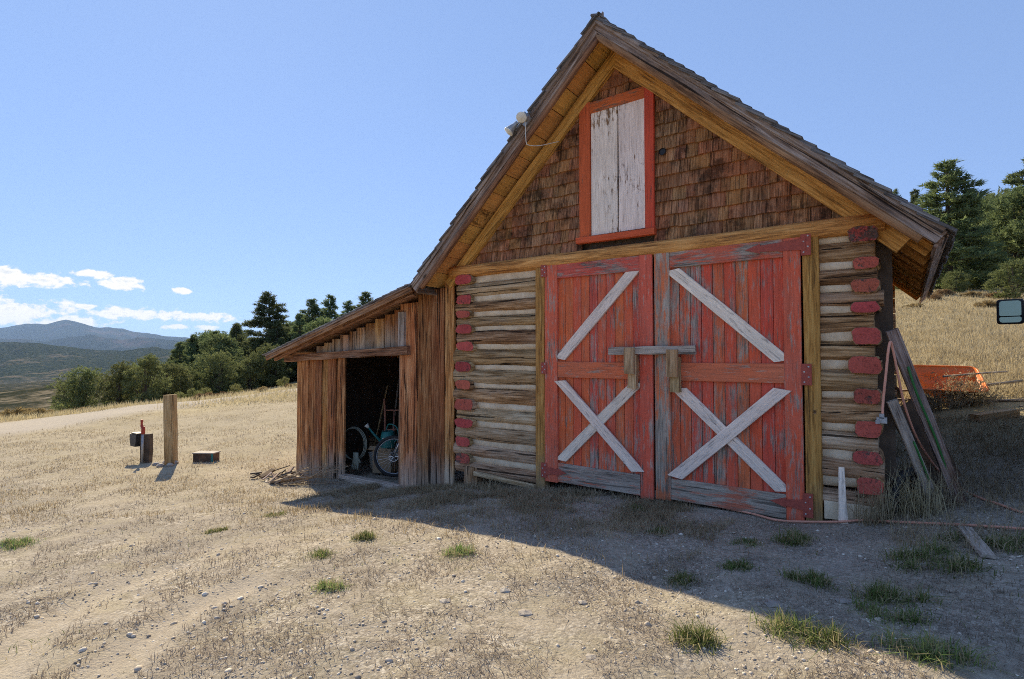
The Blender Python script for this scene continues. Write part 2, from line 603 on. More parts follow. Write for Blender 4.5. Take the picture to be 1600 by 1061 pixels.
M['white'] = wood('white_painted_brace', GREY_D, (.33, .28, .25), GREY_L, grain=30, crack=0.5, paint=(.95, .78, .64), paint2=(.88, .71, .58), amount=0.76, vary=0.1, psoft=0.05, paint_len=0.18, speck=0.6)
M['white_loft'] = wood('white_loft_plank', (.18, .09, .05), (.34, .19, .11), (.42, .28, .19), grain=30, crack=0.2, paint=(.95, .80, .68), paint2=(.86, .70, .58), amount=0.60, vary=0.1, psoft=0.05, paint_len=0.4, speck=0.25)
M['loft_frame'] = wood('red_loft_frame', (.14, .06, .04), (.30, .14, .09), (.38, .22, .16), grain=30, crack=0.3, paint=(.74, .14, .05), paint2=(.62, .115, .046), amount=0.74, vary=0.1, paint_len=0.2)
M['gable_shingle'] = wood('gable_shingle', (.055, .028, .016), (.25, .125, .066), (.50, .28, .155), grain=34, crack=0.6, bump=0.8, stain=(.62, .21, .065), stain_amt=0.54, vary=0.38, wide_blot=True)
M['roof_shingle'] = wood('roof_shingle', (.05, .045, .042), (.16, .145, .135), (.27, .25, .24), grain=40, crack=0.5, bump=0.7, vary=0.5)
M['fascia'] = wood('weathered_fascia', (.055, .03, .02), (.26, .155, .10), (.46, .36, .30), grain=22, crack=0.9, bump=0.9, stain=(.31, .28, .27), stain_amt=0.5, vary=0.25)
M['pole'] = wood('brown_pole', (.08, .035, .018), (.28, .14, .07), (.42, .24, .13), grain=18, crack=0.5, bump=0.5, vary=0.2)
M['shed_plank'] = wood('shed_plank', (.055, .022, .010), (.38, .15, .05), (.62, .34, .15), grain=20, crack=0.9, bump=0.9, stain=(.52, .16, .04), stain_amt=0.48, foot=((.50, .40, .30), 0.55), vary=0.6)
M['shed_beam'] = wood('shed_beam', (.07, .03, .017), (.30, .14, .07), (.42, .25, .15), grain=24, crack=0.7, bump=0.7, stain=(.36, .28, .22), stain_amt=0.42, vary=0.3)
M['grey_wood'] = wood('grey_weathered_wood', GREY_D, GREY_M, GREY_L, grain=28, crack=0.7, bump=0.6, vary=0.3)
M['pale_wood'] = wood('pale_sawn_wood', (.20, .11, .05), (.46, .30, .15), (.60, .43, .25), grain=22, crack=0.5, bump=0.4, stain=(.46, .22, .07), stain_amt=0.45, vary=0.2)
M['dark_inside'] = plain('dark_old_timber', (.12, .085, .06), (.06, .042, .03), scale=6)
M['iron_red'] = plain('red_painted_iron', (.46, .095, .065), (.34, .07, .05), scale=20, rough=0.7, bump=0.3)
M['bolt'] = plain('grey_bolt', (.62, .58, .55), (.4, .36, .34), scale=30, rough=0.5)
M['stone'] = plain('field_stone', (.42, .37, .31), (.27, .23, .20), scale=9, bump=0.6)
M['galv'] = plain('galvanised_metal', (.42, .43, .44), (.30, .31, .32), scale=14, rough=0.5, metal=0.6)
M['white_plastic'] = plain('aged_white_plastic', (.80, .77, .68), (.70, .66, .56), scale=10, rough=0.5, bump=0.05)
M['black'] = plain('black_plastic', (.018, .018, .020), (.03, .03, .032), scale=10, rough=0.5, bump=0.1)
M['rubber'] = plain('tyre_rubber', (.022, .022, .024), (.04, .038, .036), scale=12, rough=0.75)
M['chrome'] = plain('worn_chrome', (.62, .62, .62), (.5, .5, .5), scale=10, rough=0.35, metal=0.9, bump=0.02)
M['copper'] = plain('rusty_orange_paint', (.48, .20, .13), (.30, .13, .09), scale=14, rough=0.6)
M['green_plastic'] = plain('green_plastic', (.018, .20, .18), (.015, .15, .14), scale=6, rough=0.45, bump=0.02)
M['orange'] = plain('orange_painted_steel', (.90, .22, .03), (.84, .18, .025), scale=4, rough=0.45, bump=0.05, spec=0.5)
M['cord'] = plain('orange_cord', (.78, .36, .25), (.68, .29, .19), scale=6, rough=0.6, bump=0.02)
M['green_hose'] = plain('green_hose', (.04, .20, .05), (.03, .14, .04), scale=6, rough=0.5, bump=0.02)
M['rust'] = plain('rusty_sheet', (.16, .09, .05), (.05, .035, .028), scale=5, rough=0.85)
M['card'] = plain('cardboard', (.36, .25, .15), (.30, .20, .12), scale=5)
M['twig'] = plain('dry_twig', (.36, .26, .17), (.26, .19, .13), scale=14)
M['red_metal'] = plain('red_handle', (.45, .06, .035), (.30, .05, .03), scale=14, rough=0.6)
M['glove'] = plain('grey_green_cloth', (.30, .31, .24), (.22, .23, .18), scale=12)
M['truck_paint'] = plain('truck_paint', (.30, .31, .32), (.29, .30, .31), scale=2, rough=0.3, bump=0.0, spec=0.5)
M['mirror'] = plain('mirror_glass', (.26, .29, .22), (.26, .29, .22), scale=2, rough=0.12, metal=1.0, bump=0.0)
M['glass'] = plain('dark_window_glass', (.02, .025, .03), (.02, .025, .03), scale=2, rough=0.05, bump=0.0, spec=0.6)


# ------------------------------------------------------------------ ground sheet
def sm(x, a, b):
    t = np.clip((x - a) / (b - a), 0, 1)
    return t * t * (3 - 2 * t)


def waves(x, y, lam, k, seed):
    r = np.random.default_rng(seed)
    out = np.zeros_like(x)
    for i in range(k):
        th = r.uniform(0, math.pi * 2)
        f = 2 * math.pi / (lam * r.uniform(0.6, 1.6))
        out += np.sin((x * math.cos(th) + y * math.sin(th)) * f + r.uniform(0, 7))
    return out / k ** 0.5


NR, NA = 430, 560
rad = np.concatenate([[0.02], np.geomspace(0.35, 6200, NR - 1)])
# denser azimuth steps ahead of the camera
aa = np.linspace(0, 1, NA, endpoint=False)
ang = YAW + math.pi / 2 + 2 * math.pi * (aa - 0.5) + 0.55 * np.sin(2 * math.pi * (aa - 0.5)) * -1
RR, AA = np.meshgrid(rad, ang, indexing='ij')
gx = (CAM[0] + RR * np.cos(AA)).ravel()
gy = (CAM[1] + RR * np.sin(AA)).ravel()
gr = RR.ravel()


TRACKS = [np.array([(-1.2, -5.3), (-1.74, -5.03), (-2.22, -4.76), (-2.55, -4.52), (-2.72, -4.18), (-2.80, -3.74)]), np.array([(-.6, -5.1), (-1.17, -4.74), (-1.47, -4.46), (-1.66, -4.13), (-1.75, -3.75)])]


def track_dist(x, y):
    best_ = np.full(np.shape(x), 9.0)
    along_ = np.zeros(np.shape(x))
    for P in TRACKS:
        acc = 0.0
        for i in range(len(P) - 1):
            d = P[i + 1] - P[i]
            L_ = np.hypot(*d)
            t_ = np.clip(((x - P[i][0]) * d[0] + (y - P[i][1]) * d[1]) / (L_ * L_), 0, 1)
            dd = np.hypot(x - P[i][0] - t_ * d[0], y - P[i][1] - t_ * d[1])
            along_ = np.where(dd < best_, acc + t_ * L_, along_)
            best_ = np.minimum(best_, dd)
            acc += L_
    return best_, along_


def relief(x, y):
    r = np.hypot(x - CAM[0], y - CAM[1])
    a = waves(x, y, 1.3, 7, 3) * 0.010 + waves(x, y, 0.45, 8, 4) * 0.005 + waves(x, y, 0.17, 9, 5) * 0.003
    a = a * (1 - sm(r, 12, 40)) + waves(x, y, 6, 7, 6) * 0.05 * sm(r, 9, 30)
    near_wall = sm(np.abs(y), 0.0, 0.5)
    # wheel tracks worn into the lower left of the yard
    dt, al = track_dist(x, y)
    a = a * (1 - .7 * np.exp(-(dt / .16) ** 2)) - 0.030 * np.exp(-(dt / .13) ** 2) + 0.016 * np.exp(-((dt - .22) / .06) ** 2) + .006 * np.sin(al * 55) * np.exp(-(dt / .12) ** 2)
    return a * (0.3 + 0.7 * near_wall)


def ground_z(x, y):
    x = np.atleast_1d(np.asarray(x, float))
    y = np.atleast_1d(np.asarray(y, float))
    return gz(x, y) + relief(x, y)


gzv = ground_z(gx, gy)
ii, jj = np.meshgrid(np.arange(NR - 1), np.arange(NA), indexing='ij')
j2 = (jj + 1) % NA
quads = np.stack([ii * NA + jj, (ii + 1) * NA + jj, (ii + 1) * NA + j2, ii * NA + j2], -1).reshape(-1, 4)
gme = npmesh('ground', np.stack([gx, gy, gzv], -1), 4, quads, smooth=True)

ROAD = np.array([pd(-500, 690, 15)[:2], pd(0, 668, 19)[:2], pd(200, 640, 24.5)[:2], pd(400, 616, 30)[:2], pd(600, 594, 33)[:2], pd(900, 560, 34)[:2]])


def dist_poly(x, y, P):
    best_ = np.full(len(x), 1e9)
    for i in range(len(P) - 1):
        a, b = P[i], P[i + 1]
        d = b - a
        t = np.clip(((x - a[0]) * d[0] + (y - a[1]) * d[1]) / (d @ d), 0, 1)
        best_ = np.minimum(best_, np.hypot(x - a[0] - t * d[0], y - a[1] - t * d[1]))
    return best_


def zones(x, y):
    r = np.hypot(x - CAM[0], y - CAM[1])
    f = (x - CAM[0]) * FW[0] + (y - CAM[1]) * FW[1]
    l = (x - CAM[0]) * RT[0] + (y - CAM[1]) * RT[1]
    px = 800 + 850 * l / np.maximum(f, 0.5)
    straw = sm(y, 1.0, 4.5) * np.maximum(sm(x, 1.2, 3.0), sm(y, 4.6, 5.4) * sm(x, -8, -4)) + 0.35 * sm(-x, 4.5, 9) * sm(y, -4.5, -1)
    rd = dist_poly(x, y, ROAD)
    left_far = sm(-x, 19, 26)
    straw = np.clip(straw + left_far * 0.8, 0, 1)
    road = (1 - sm(rd, 1.4, 3.4)) * (x < -6)
    straw = straw * (1 - road)
    forest = sm(r, 46, 75) * np.where(x < 0, 1, sm(r, 38, 52))
    shade_lift = sm(y, -3.0, -1.2) * (1 - sm(y, 2.5, 4)) * sm(x, -3.5, -1.5)      # bare soil along the barn front, painted paler to lift its shade
    return straw, road, forest, shade_lift


zs = zones(gx, gy)
ca = gme.color_attributes.new('zone', 'FLOAT_COLOR', 'POINT')
ca.data.foreach_set('color', np.stack([zs[0], zs[1], zs[2], zs[3]], -1).astype(np.float32).ravel())

ta = gme.color_attributes.new('track', 'FLOAT_COLOR', 'POINT')
td = np.exp(-(track_dist(gx, gy)[0] / .20) ** 2)
ta.data.foreach_set('color', np.stack([td, td, td, td], -1).astype(np.float32).ravel())

gm, t, b = base_mat('yard_ground')
geo = t.n('ShaderNodeNewGeometry')
pos = geo.outputs['Position']
at = t.n('ShaderNodeAttribute', attribute_name='zone')
sx = t.n('ShaderNodeSeparateColor')
t.l(at.outputs['Color'], sx.inputs[0])
straw_o, road_o, forest_o, lift_o = sx.outputs[0], sx.outputs[1], sx.outputs[2], at.outputs['Alpha']
big = t.noise(pos, 0.55, 5, 0.6)
mid = t.noise(pos, 4.5, 5, 0.65)
fine = t.noise(pos, 38, 4, 0.7)
vor = t.n('ShaderNodeTexVoronoi', i_Scale=46.0)
t.l(pos, vor.inputs['Vector'])
vs2 = t.n('ShaderNodeSeparateColor')
t.l(vor.outputs['Color'], vs2.inputs[0])
vorb = t.n('ShaderNodeTexVoronoi', i_Scale=95.0)
t.l(pos, vorb.inputs['Vector'])
vs3 = t.n('ShaderNodeSeparateColor')
t.l(vorb.outputs['Color'], vs3.inputs[0])
sand = t.ramp(t.math('ADD', t.math('MULTIPLY', mid, 0.6), t.math('MULTIPLY', big, 0.4)), [(0.32, (.33, .28, .225)), (0.5, (.43, .37, .295)), (0.66, (.50, .425, .33))])
sand = t.mix(t.ramp(fine, [(0.35, 0.0), (0.7, 0.55)]), sand, (.29, .245, .19))
peb = t.ramp(t.math('ADD', t.math('MULTIPLY', vs2.outputs[0], 0.55), t.math('MULTIPLY', vs3.outputs[0], 0.45)), [(0.12, (.11, .095, .08)), (0.38, (.30, .255, .205)), (0.62, (.45, .39, .315)), (0.88, (.68, .62, .53))])
sand = t.mix(t.math('MULTIPLY', t.ramp(t.noise(pos, 1.7, 4, 0.6), [(0.40, 0.15), (0.62, 0.80)]), 1.0), sand, peb)
sand = t.mix(t.ramp(t.noise(pos, 7.5, 6, 0.72), [(0.50, 0.0), (0.64, 0.65)]), sand, (.20, .165, .125))
sand = t.mix(t.ramp(t.noise(pos, 0.8, 5, 0.65), [(0.46, 0.0), (0.60, 0.5)]), sand, (.27, .235, .195))
grassy = t.ramp(t.noise(pos, 2.6, 6, 0.7), [(0.47, 0.0), (0.62, 0.75)])
sand = t.mix(t.math('MULTIPLY', grassy, 0.4), sand, (.36, .31, .19))
tat = t.n('ShaderNodeAttribute', attribute_name='track')
sand = t.mix(t.math('MULTIPLY', tat.outputs['Fac'], 0.55), sand, t.ramp(fine, [(0.3, (.38, .32, .255)), (0.7, (.52, .445, .35))]))
lift_c = t.ramp(t.noise(pos, 3.0, 5, 0.6), [(0.3, (.36, .30, .24)), (0.6, (.52, .44, .36)), (0.75, (.60, .52, .43))])  # paler soil tones that brighten the shaded strip
lift_c = t.mix(0.45, lift_c, peb)
sand = t.mix(t.math('MULTIPLY', lift_o, 0.35), sand, lift_c)
straw_c = t.ramp(t.math('ADD', t.math('MULTIPLY', fine, 0.5), t.math('MULTIPLY', t.noise(pos, 1.1, 5, 0.65), 0.5)), [(0.3, (.26, .20, .115)), (0.5, (.43, .35, .21)), (0.7, (.54, .45, .29))])
c = t.mix(straw_o, sand, straw_c)
c = t.mix(t.math('MULTIPLY', road_o, 0.85), c, t.mix(t.ramp(fine, [(0.3, 0.0), (0.7, 0.6)]), (.49, .43, .355), (.36, .31, .255)))
fl = t.ramp(t.math('ADD', t.math('MULTIPLY', t.noise(pos, 0.035, 6, 0.7), 0.6), t.math('MULTIPLY', t.noise(pos, 0.22, 5, 0.7), 0.4)), [(0.42, (.026, .032, .022)), (0.52, (.045, .046, .032)), (0.58, (.15, .125, .085)), (0.68, (.34, .29, .22))])
c = t.mix(forest_o, c, fl)
t.l(c, b.inputs['Base Color'])
b.inputs['Roughness'].default_value = 0.95
b.inputs['Specular IOR Level'].default_value = 0.0
bm = t.n('ShaderNodeBump', i_Strength=0.7, i_Distance=0.02)
t.l(t.math('ADD', t.math('MULTIPLY', t.noise(pos, 55, 5, 0.75), 0.9), t.math('ADD', t.math('MULTIPLY', mid, 0.35), t.math('MULTIPLY', vor.outputs['Distance'], -0.35))), bm.inputs['Height'])
t.l(bm.outputs[0], b.inputs['Normal'])
ground = link('ground', gme, gm)
ground['kind'] = 'structure'


# ------------------------------------------------------------------ far hill and mountains
def fbm(x, y, z, oct_=6):
    return mnoise.fractal(Vector((x, y, z)), 0.9, 2.1, oct_, noise_basis='PERLIN_ORIGINAL')


def ridge_mesh(name, px0, px1, npx, d0, d1, nd, top, base, mat, rough, seed, back=0.25):
    vs_, fs_ = [], []
    for i in range(npx):
        px = px0 + (px1 - px0) * i / (npx - 1)
        for j in range(nd):
            s = j / (nd - 1)
            d = d0 + (d1 - d0) * s
            k = min(1.0, s / (1 - back))
            p = base + (top(px) - base) * (k ** 0.85)
            if s > 1 - back:
                p += (s - (1 - back)) / back * (base - top(px)) * 0.55
            amp = rough * min(1, k * 1.5) * (1 if s < 1 - back else 1)
            rid = abs(fbm(px * 0.012 + s * 0.5, s * 1.6, seed)) - 0.35
            nz_ = fbm(px * 0.05, s * 4, seed + 7)
            p += amp * (rid * 1.3 + nz_ * 0.35) * (1 - k ** 6 * 0.75)
            p += rough * 0.10 * fbm(px * 0.09, 0.0, seed + 3) * k
            vs_.append(pd(px, p, d))
    for i in range(npx - 1):
        for j in range(nd - 1):
            a = i * nd + j
            fs_.append((a, a + 1, a + nd + 1, a + nd))
    fs_ = [f[::-1] for f in fs_]
    me = npmesh(name, np.array(vs_), 4, np.array(fs_), smooth=True)
    o = link(name, me, mat)
    o['kind'] = 'structure'
    return o


def curve_fn(pts):
    xs = [p[0] for p in pts]
    ys = [p[1] for p in pts]
    return lambda px: float(np.interp(px, xs, ys))


hm_, t, b = base_mat('forested_hill')
b.inputs['Specular IOR Level'].default_value = 0.0
b.inputs['Roughness'].default_value = 1.0
geo = t.n('ShaderNodeNewGeometry')
pos = geo.outputs['Position']
vor = t.n('ShaderNodeTexVoronoi', i_Scale=0.075)
t.l(pos, vor.inputs['Vector'])
trees_n = t.ramp(vor.outputs['Distance'], [(0.25, (.012, .020, .010)), (0.6, (.030, .040, .020)), (0.85, (.075, .075, .042))])
open_n = t.ramp(t.math('ADD', t.math('MULTIPLY', t.noise(pos, 0.0022, 6, 0.65), 0.6), t.math('MULTIPLY', t.noise(pos, 0.013, 5, 0.7), 0.4)), [(0.54, 0.0), (0.62, 0.8)])
sepz = t.n('ShaderNodeSeparateXYZ')
t.l(pos, sepz.inputs[0])
t.l(t.mix(open_n, trees_n, (.19, .145, .095)), b.inputs['Base Color'])
bm = t.n('ShaderNodeBump', i_Strength=1.0, i_Distance=9.0)
t.l(vor.outputs['Distance'], bm.inputs['Height'])
bm.invert = True
t.l(bm.outputs[0], b.inputs['Normal'])
ridge_mesh('hill', -900, 760, 260, 2100, 4200, 70, curve_fn([(-900, 520), (-300, 525), (0, 534), (60, 536), (130, 545), (190, 548), (240, 542), (290, 549), (400, 552), (760, 556)]), 606, hm_, 9, 1.7)
mm_, t, b = base_mat('mountain_slope')
b.inputs['Specular IOR Level'].default_value = 0.0
b.inputs['Roughness'].default_value = 1.0
geo = t.n('ShaderNodeNewGeometry')
pos = geo.outputs['Position']
mn = t.math('ADD', t.math('MULTIPLY', t.noise(pos, 0.0011, 7, 0.62), 0.65), t.math('MULTIPLY', t.noise(pos, 0.006, 6, 0.7), 0.35))
t.l(t.ramp(mn, [(0.36, (.012, .018, .012)), (0.54, (.022, .028, .018)), (0.62, (.085, .058, .045)), (0.72, (.14, .105, .085))]), b.inputs['Base Color'])
ridge_mesh('mountain', -900, 900, 240, 6800, 9000, 46, curve_fn([(-900, 520), (-200, 534), (0, 527), (40, 530), (70, 534), (110, 526), (140, 521), (165, 527), (190, 531), (225, 527), (260, 531), (330, 538), (500, 548), (900, 560)]), 572, mm_, 9, 4.2)
ridge_mesh('mountain', -900, 900, 240, 9600, 13500, 46, curve_fn([(-900, 505), (-200, 520), (-60, 518), (0, 511), (35, 506), (70, 506), (104, 498.5), (122, 504), (150, 511), (185, 512), (215, 519), (250, 524), (300, 527), (400, 535), (900, 556)]), 560, mm_, 8, 9.4)

# ------------------------------------------------------------------ haze: even thin air round everything
hz_m = bpy.data.materials.new('thin_haze')
hz_m.use_nodes = True
t = NT(hz_m.node_tree)
out = t.n('ShaderNodeOutputMaterial')
pv = t.n('ShaderNodeVolumePrincipled')
pv.inputs['Color'].default_value = (0.40, 0.62, 1.0, 1)
pv.inputs['Density'].default_value = 0.000030
pv.inputs['Anisotropy'].default_value = 0.2
try:
    hz_m.cycles.homogeneous_volume = True
except Exception:
    pass
t.l(pv.outputs[0], out.inputs['Volume'])
mb = MB()
zlo = min(min(v_.co.z for v_ in o_.data.vertices) for o_ in bpy.data.objects if o_.type == 'MESH' and o_.get('kind') == 'structure')
zhi = max(max(v_.co.z for v_ in o_.data.vertices) for o_ in bpy.data.objects if o_.type == 'MESH' and o_.get('kind') == 'structure')
mb.box((0, 0, (zlo + zhi + 19) / 2), (46000, 46000, zhi - zlo + 21))
hz = mb.build('haze', hz_m)
hz['kind'] = 'stuff'

# ------------------------------------------------------------------ vegetation
def foliage_mat(name, c1, c2, c3, trans=0.3):
    m_, t, b = base_mat(name)
    co, rnd, raw = obj_coords(t)
    n_ = t.noise(co, 1.6, 4, 0.7)
    n2_ = t.noise(co, 9, 2, 0.6)
    c = t.ramp(t.math('ADD', t.math('MULTIPLY', n_, 0.6), t.math('MULTIPLY', n2_, 0.4)), [(0.34, c1), (0.5, c2), (0.66, c3)])
    hs = t.n('ShaderNodeHueSaturation')
    t.l(t.math('ADD', 0.75, t.math('MULTIPLY', rnd, 0.5)), hs.inputs['Value'])
    t.l(t.math('ADD', 0.48, t.math('MULTIPLY', rnd, 0.035)), hs.inputs['Hue'])
    t.l(c, hs.inputs['Color'])
    t.l(hs.outputs[0], b.inputs['Base Color'])
    b.inputs['Specular IOR Level'].default_value = 0.12
    tr = t.n('ShaderNodeBsdfTranslucent')
    t.l(hs.outputs[0], tr.inputs[0])
    mx = t.n('ShaderNodeMixShader', i_0=trans)
    t.l(b.outputs[0], mx.inputs[1])
    t.l(tr.outputs[0], mx.inputs[2])
    t.l(mx.outputs[0], t.t.nodes['Material Output'].inputs[0])
    return m_


M['conifer'] = foliage_mat('conifer_needles', (.075, .105, .05), (.14, .18, .078), (.26, .29, .125), 0.42)
M['juniper'] = foliage_mat('juniper_leaves', (.08, .11, .046), (.155, .18, .075), (.29, .30, .125), 0.42)
M['shrub'] = foliage_mat('shrub_leaves', (.12, .13, .05), (.21, .22, .09), (.33, .32, .14), 0.42)
M['brush'] = foliage_mat('dry_brush', (.16, .105, .05), (.30, .21, .105), (.42, .32, .18))
M['straw'] = foliage_mat('dry_straw', (.27, .21, .12), (.43, .35, .215), (.60, .52, .36), 0.35)
M['litter'] = foliage_mat('dry_litter', (.27, .225, .165), (.40, .34, .255), (.58, .51, .40), 0.3)
M['green'] = foliage_mat('green_grass', (.09, .13, .04), (.16, .225, .07), (.32, .36, .15), 0.4)
t = NT.__new__(NT)
t.t = M['green'].node_tree
_g = t.n('ShaderNodeNewGeometry')
_hs = [n_ for n_ in t.t.nodes if n_.bl_idname == 'ShaderNodeHueSaturation'][0]
_mx = t.mix(t.ramp(_g.outputs['Random Per Island'], [(0.60, 0.0), (0.68, 1.0)]), _hs.outputs[0], (.42, .35, .20))
for n_ in list(t.t.nodes):
    if n_.bl_idname == 'ShaderNodeBsdfPrincipled':
        t.l(_mx, n_.inputs['Base Color'])
    elif n_.bl_idname == 'ShaderNodeBsdfTranslucent':
        t.l(_mx, n_.inputs[0])
M['bark'] = plain('conifer_bark', (.12, .085, .062), (.07, .05, .038), scale=7, bump=0.7)


def leaf_tris(cent, out, k, s, wd, spread, r):
    """k thin triangles from each centre, roughly along out"""
    n_ = len(cent)
    c = np.repeat(cent, k, 0)
    o = np.repeat(out, k, 0) + r.normal(0, spread, (n_ * k, 3))
    o /= np.linalg.norm(o, axis=1, keepdims=True) + 1e-9
    p = np.cross(o, r.normal(0, 1, (n_ * k, 3)))
    p /= np.linalg.norm(p, axis=1, keepdims=True) + 1e-9
    ss = s * r.uniform(0.6, 1.3, (n_ * k, 1))
    ww = wd * r.uniform(0.6, 1.3, (n_ * k, 1))
    j = r.normal(0, s * 0.25, (n_ * k, 3))
    v0 = c + j - p * ww * 0.5
    v1 = c + j + p * ww * 0.5
    v2 = c + j + o * ss
    return np.stack([v0, v1, v2], 1).reshape(-1, 3)


def tri_mesh(name, v):
    return npmesh(name, v, 3, np.arange(len(v)))


def make_conifer(seed, h=10.0, rb=2.3, dens=1.0, low=0.1, irregular=0.3):
    r = np.random.default_rng(seed)
    mb = MB()
    lean = r.normal(0, 0.02, 2)
    pts = [(lean[0] * z, lean[1] * z, z) for z in np.linspace(-0.4, h, 9)]
    mb.tube(pts, [0.022 * h * (1 - i / 9.5) + 0.01 for i in range(9)], 7)
    cs, os_ = [], []
    nb = int(150 * dens)
    bumps = r.uniform(0, 6.28, 3)
    for i in range(nb):
        s = low + (1 - low) * (i + r.uniform(0, 1)) / nb
        z = s * h
        az = r.uniform(0, 6.283)
        prof = (1 - s) ** 0.72 * min(1.0, 0.55 + 2.2 * (s - low + 0.05))
        L = rb * prof * r.uniform(1 - irregular * 1.5, 1 + irregular) * (1 + 0.22 * math.sin(2 * az + bumps[0]) * math.sin(5 * s + bumps[1])) + 0.12
        up = -0.10 + 0.45 * s + r.normal(0, 0.08)
        d = np.array([math.cos(az), math.sin(az), up])
        b0 = np.array([lean[0] * z, lean[1] * z, z])
        tip = b0 + d * L
        bend = np.array([0, 0, -0.10 * L])
        if L > 0.5:
            mb.tube([b0, b0 + d * L * 0.5 + bend * 0.3, tip + bend * .4], [0.010 * h * 0.35, 0.02, 0.006], 4, cap=False)
        m_ = max(4, int(L * 11))
        tt = np.sqrt(r.uniform(0.08, 1, m_))
        side = np.cross(d, [0, 0, 1])
        side = side / (np.linalg.norm(side) + 1e-9)
        p = b0 + d * L * tt[:, None] + bend * (tt ** 2)[:, None] + side * (r.normal(0, 0.20, m_) * L * (1.05 - tt * 0.6))[:, None] + r.normal(0, 0.05, (m_, 3))
        cs.append(p)
        os_.append(np.tile(d + np.array([0, 0, 0.55]), (m_, 1)) + side * r.normal(0, .6, m_)[:, None])
    cs = np.concatenate(cs)
    os_ = np.concatenate(os_)
    os_ /= np.linalg.norm(os_, axis=1, keepdims=True)
    v = leaf_tris(cs, os_, 9, 0.30, 0.085, 0.55, r)
    return mb, v


def make_round(seed, h=4.2, w_=1.9, lobes=46, tuft=34, low=0.06, leaf=0.17, k=7):
    r = np.random.default_rng(seed)
    mb = MB()
    nst = r.integers(2, 4)
    cents = []
    for i in range(lobes):
        s = (i + r.uniform(0, 1)) / lobes
        z = h * (low + (0.94 - low) * s)
        prof = math.sin(math.pi * min(0.97, 0.18 + 0.80 * s) ** 1.25) ** 0.6
        az = r.uniform(0, 6.283)
        rr = w_ * prof * math.sqrt(r.uniform(0.12, 1)) * (1 + 0.25 * math.sin(az * 2 + seed) + 0.15 * math.sin(az * 5 + z))
        cents.append((math.cos(az) * rr * 0.82, math.sin(az) * rr * 0.82, z))
    for (x, y, z) in cents[::3]:
        mb.tube([(x * 0.05, y * 0.05, -0.3), (x * 0.3, y * 0.3, z * 0.45), (x * 0.9, y * 0.9, z)], [0.05 * w_ * 0.6, 0.03 * w_ * 0.6, 0.012], 4, cap=False)
    mb.tube([(0, 0, -0.4), (0.05, 0, h * 0.4), (0, 0.05, h * 0.85)], [0.085 * w_, 0.06 * w_, 0.02], 6)
    cs, os_ = [], []
    for (x, y, z) in cents:
        lr = w_ * r.uniform(0.20, 0.36)
        d = r.normal(0, 1, (tuft, 3))
        d /= np.linalg.norm(d, axis=1, keepdims=True)
        q = d * lr * (r.uniform(0.25, 1, (tuft, 1)) ** 0.5) * np.array([1, 1, 0.8])
        cs.append(np.array([x, y, z]) + q)
        os_.append(d + np.array([0, 0, 0.7]))
    cs = np.concatenate(cs)
    cs[:, 2] = np.maximum(cs[:, 2], 0.02)
    os_ = np.concatenate(os_)
    os_ /= np.linalg.norm(os_, axis=1, keepdims=True)
    return mb, leaf_tris(cs, os_, k, leaf, leaf * 0.34, 0.6, r)


PROTO = {}


def proto(key, maker, mat):
    mb, v = maker
    me1 = bpy.data.meshes.new(key + '_trunk')
    me1.from_pydata(mb.v, [], mb.f)
    me1.materials.append(M['bark'])
    me2 = tri_mesh(key + '_crown', v)
    me2.materials.append(M[mat])
    PROTO[key] = (me1, me2)


for i in range(4):
    proto('conifer%d' % i, make_conifer(20 + i, 10, (2.6, 2.2, 2.9, 1.9)[i], (1.1, 1.0, 1.2, 0.9)[i], (0.1, 0.16, 0.08, 0.2)[i], (.3, .4, .28, .35)[i]), 'conifer')
for i in range(4):
    proto('juniper%d' % i, make_round(40 + i, 4.4, (2.0, 1.75, 2.3, 1.6)[i], (60, 52, 66, 46)[i]), 'juniper')
proto('pinyon', make_round(60, 6.5, 2.5, 84, 40, 0.08, 0.22), 'conifer')
for i in range(2):
    proto('shrub%d' % i, make_round(70 + i, 1.5, 0.95, 26, 26, 0.05, 0.10, 6), 'shrub')
for i in range(2):
    proto('brush%d' % i, make_round(80 + i, 0.8, 0.8, 22, 22, 0.05, 0.16, 6), 'brush')
TREE_N = 0


def plant(key, x, y, scale, name, label, cat, group=None, sz=1.0, sink=0.1):
    global TREE_N
    TREE_N += 1
    me1, me2 = PROTO[key]
    z = float(ground_z([x], [y])[0])
    o = link(name, None)
    a = (TREE_N * 2.399) % 6.283
    o.matrix_basis = Matrix.LocRotScale(Vector((x, y, z - sink * scale)), Matrix.Rotation(a, 3, 'Z').to_quaternion(), Vector((scale, scale, scale * sz)))
    tag(o, label, cat, group)
    for nm, me in (('trunk', me1), ('crown', me2)):
        c_ = bpy.data.objects.new(nm, me)
        col.objects.link(c_)
        c_.parent = o
    return o


# ================================================================== LOG BARN
BX = -0.48                                   # gable centre line
D = 4.9                                      # depth
barn = thing('log_barn', (BX, 0, 0), 'weathered log barn with steep shingled gable and red double doors', 'barn')
RED_R = [2.637, 2.380, 2.175, 1.986, 1.730, 1.475, 1.197, .909, .661, .413]
RED_L = [2.612, 2.335, 2.129, 1.925, 1.684, 1.400, 1.152, .878, .623, .367, .139]


